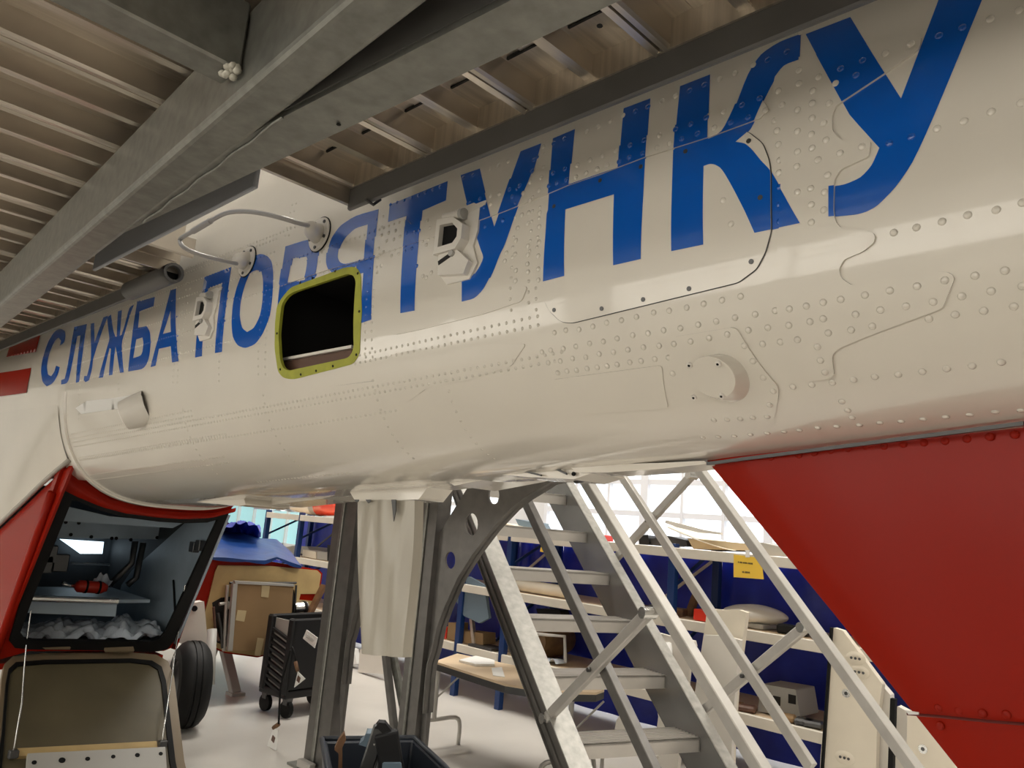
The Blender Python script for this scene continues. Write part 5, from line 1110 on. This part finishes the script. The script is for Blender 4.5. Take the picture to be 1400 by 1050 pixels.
jk = thing('tripod_jack', 'pale grey tripod jack legs standing under the sponson', 'jack', (2.8,5.5,0))
jt = V((2.80,5.62,0.42))
for p, w_ in (((322,948),0.07),((276,930),0.06),((268,905),0.05)):
    f_ = V(onZ(*p, 0.01)); l_ = MB().beam(jt, f_, 0.05, 0.07, (1,0,0)).build('jack_leg', GREYBOX, jk, bevel=0.005); MB().obox(f_+V((0,0,0.0)), (1,0,0), (0,1,0), (0,0,1), 0.1, 0.1, 0.02).build('jack_foot', GREYBOX, l_)
MB().cyl(jt-V((0,0,0.08)), jt+V((0,0,0.0)), 0.06, 14).build('jack_head', GREYBOX, jk, smooth=True, auto=40)
# bin in front of the columns
BZ = 0.40
bnp = [onZ(*p, BZ) for p in [(440,1012),(566,1010),(606,1048),(640,1085),(455,1092)]]
bn = thing('black_bin', 'black plastic bin of scrap parts at the bottom edge before the columns', 'bin', (2.1,2.7,0))
c_ = V([sum(p[k] for p in bnp)/5 for k in range(3)]); lo_ = [V((c_.x+(p[0]-c_.x)*0.8, c_.y+(p[1]-c_.y)*0.8, 0.0)) for p in bnp]
inb = [V((c_.x+(p[0]-c_.x)*0.92, c_.y+(p[1]-c_.y)*0.92, BZ)) for p in bnp]; inl = [V((c_.x+(p[0]-c_.x)*0.74, c_.y+(p[1]-c_.y)*0.74, 0.02)) for p in bnp]
NAVYP = mat('dark_navy_plastic', (0.015,0.02,0.03), 0.4)
n = 5; MB().add([*bnp, *lo_, *inb, *inl], [(i,(i+1)%n,n+(i+1)%n,n+i) for i in range(n)]+[(i,(i+1)%n,2*n+(i+1)%n,2*n+i) for i in range(n)]+[(2*n+i,2*n+(i+1)%n,3*n+(i+1)%n,3*n+i) for i in range(n)]+[tuple(range(3*n,4*n)), tuple(range(n,2*n))]).build('bin_shell', NAVYP, bn, bevel=0.006)
MB().tube([V(p)+V((0,0,0.004)) for p in bnp]+[V(bnp[0])+V((0,0,0.004))], 0.012, 8).build('bin_rim', NAVYP, bn, smooth=True)
bp_ = lambda x, y, d=0.0: V(onPlane(x, y, (c_.x-d*.5, c_.y-d*.5, 0.4), (0.62,0.78,0)))
sc = thing('clamp_tool', 'black folding clamp tool standing up out of the bin', 'tool', tuple(bp_(535,1040)-V((0,0,0.1))))
MB().beam(bp_(528,1000), bp_(540,1075), 0.09, 0.05, (0.6,0.8,0)).build('tool_body', BLACKP, sc, bevel=0.01, seg=2)
MB().beam(bp_(520,992), bp_(495,1070), 0.05, 0.02, (0.6,0.8,0)).build('tool_arm', DSTEEL, sc, bevel=0.005)
MB().plate([bp_(*p, 0.02) for p in [(512,996),(518,988),(527,989),(538,1003),(524,1004),(517,997)]], (0.03,0.04,0)).build('tool_head', BLACKP, sc, bevel=0.004)
MB().plate([bp_(*p, 0.05) for p in [(523,1043),(548,1043),(552,1070),(520,1070)]], (0.02,0.02,0)).build('tool_grip', GREYBLUE, sc, bevel=0.004)
sc = MB().plate([bp_(*p,-0.05) for p in [(471,1002),(473,1012),(468,1022),(468,1070),(462,1070),(463,1030),(457,1025),(463,1012)]], (0.02,0.03,0)).build('bent_bracket', DWOOD, None, bevel=0.003, loc=tuple(bp_(465,1060))); tag(sc, 'rusty bent bracket sticking up at the left of the bin', 'bracket')
sc = MB().plate([bp_(*p,-0.12) for p in [(497,1012),(500,1003),(512,1003),(512,1025),(490,1018)]], (0.05,0.06,0)).build('scrap_box', GREYBLUE, None, bevel=0.004, loc=tuple(bp_(500,1020))); tag(sc, 'dark bluish box leaning behind the clamp tool in the bin', 'box')
MB_ = MB()
for p, q in (((500,1070),(512,1015)),((508,1070),(517,1010))): tag(MB().tube(smoothline([bp_(*p), V(lerp(bp_(*p),bp_(*q),.5))+V((0.02,0,0)), bp_(*q)],4), 0.012, 8).build('hose_piece', GREYBOX if p[0]==500 else DSTEEL, None, smooth=True, loc=tuple(bp_(*p))), 'pale hose piece in the bin left of the clamp' if p[0]==500 else 'dark hose piece in the bin against the clamp', 'hose')
# cardboard cover over the sponson bay
kb = thing('cardboard_cover', 'brown cardboard sheet taped over the sponson equipment bay', 'cardboard cover', sp(356,891,SY-0.08))
CB = [(324,798),(401,802),(396,888),(317,890)]
MB().plate([sp(*p, SY-0.09) for p in CB], (0,0.02,0)).build('cardboard_sheet', CARD, kb, bevel=0.002)
for p in ([(358,800),(369,801),(367,817),(357,816)], [(325,834),(337,835),(334,850),(322,848)], [(386,844),(402,845),(401,855),(384,854)], [(352,872),(361,873),(356,897),(348,896)]):
    MB().plate([sp(*q, SY-0.093) for q in p], (0,0.002,0)).build('tape_strip', TAPE, kb)
MB().plate([sp(*q, SY-0.10) for q in [(319,798),(325,798),(318,890),(312,890)]], (0,0.03,0)).build('edge_channel', GREYBOX, kb); MB().plate([sp(*q, SY-0.10) for q in [(321,794),(403,799),(402,802),(322,798)]], (0,0.03,0)).build('edge_channel', GREYBOX, kb)
# blue tarp over the sponson
fe = [(286,763),(310,764),(335,766),(362,767),(378,763),(395,769),(412,774)]; be = [(303,722),(318,727),(335,731),(352,734),(366,737),(378,740),(392,750)]
def strip(l, i): k = i*(len(l)-1); a = int(min(k, len(l)-2)); return lerp(l[a], l[a+1], k-a)
def tp_(i, j):
    a = sp(*strip(fe, i), SY-0.05); b = sp(*strip(be, i), 6.2); p = V(a)*(1-j)+V(b)*j; return p+V((0,0,0.008*math.sin(i*11+j*5)*(0.3+j)+0.006))
m = MB().grid(tp_, 30, 14); m.grid(lambda i, j: V(tp_(i, j))-V((0,0,0.004)), 30, 14)
m.grid(lambda i, j: V(tp_(i, 0))-V((0,0.004,0.022*j*(0.6+0.6*abs(math.sin(i*9))))), 30, 2)
tag(m.build('blue_tarp_cover', mat('blue_tarp_sheet', (0.008,0.045,0.20), 0.38, bump=0.5, bscale=5, bdist=0.02, var=0.2), None, smooth=True, loc=tp_(0.5,0.2)), 'blue tarp spread over the top of the red sponson', 'tarp')
def bun(i, j):
    x = 306+52*i; y = 736-10*math.sin(PI*j)-21*math.sin(PI*(0.06+0.9*i))**0.5*(1-j)
    p = sp(x, y, 5.7+0.5*j); return p+V((0,0.02*math.sin(i*20),0.012*math.sin(i*25+j*9)))
m = MB().grid(bun, 20, 10); m.grid(lambda i, j: V(bun(i, j))+V((0,0.3,-0.02)), 20, 10)
tag(m.build('blue_tarp_bundle', TARP, None, smooth=True, loc=bun(0.5,0.5)), 'dark blue tarp bundle heaped behind the spread tarp', 'tarp')
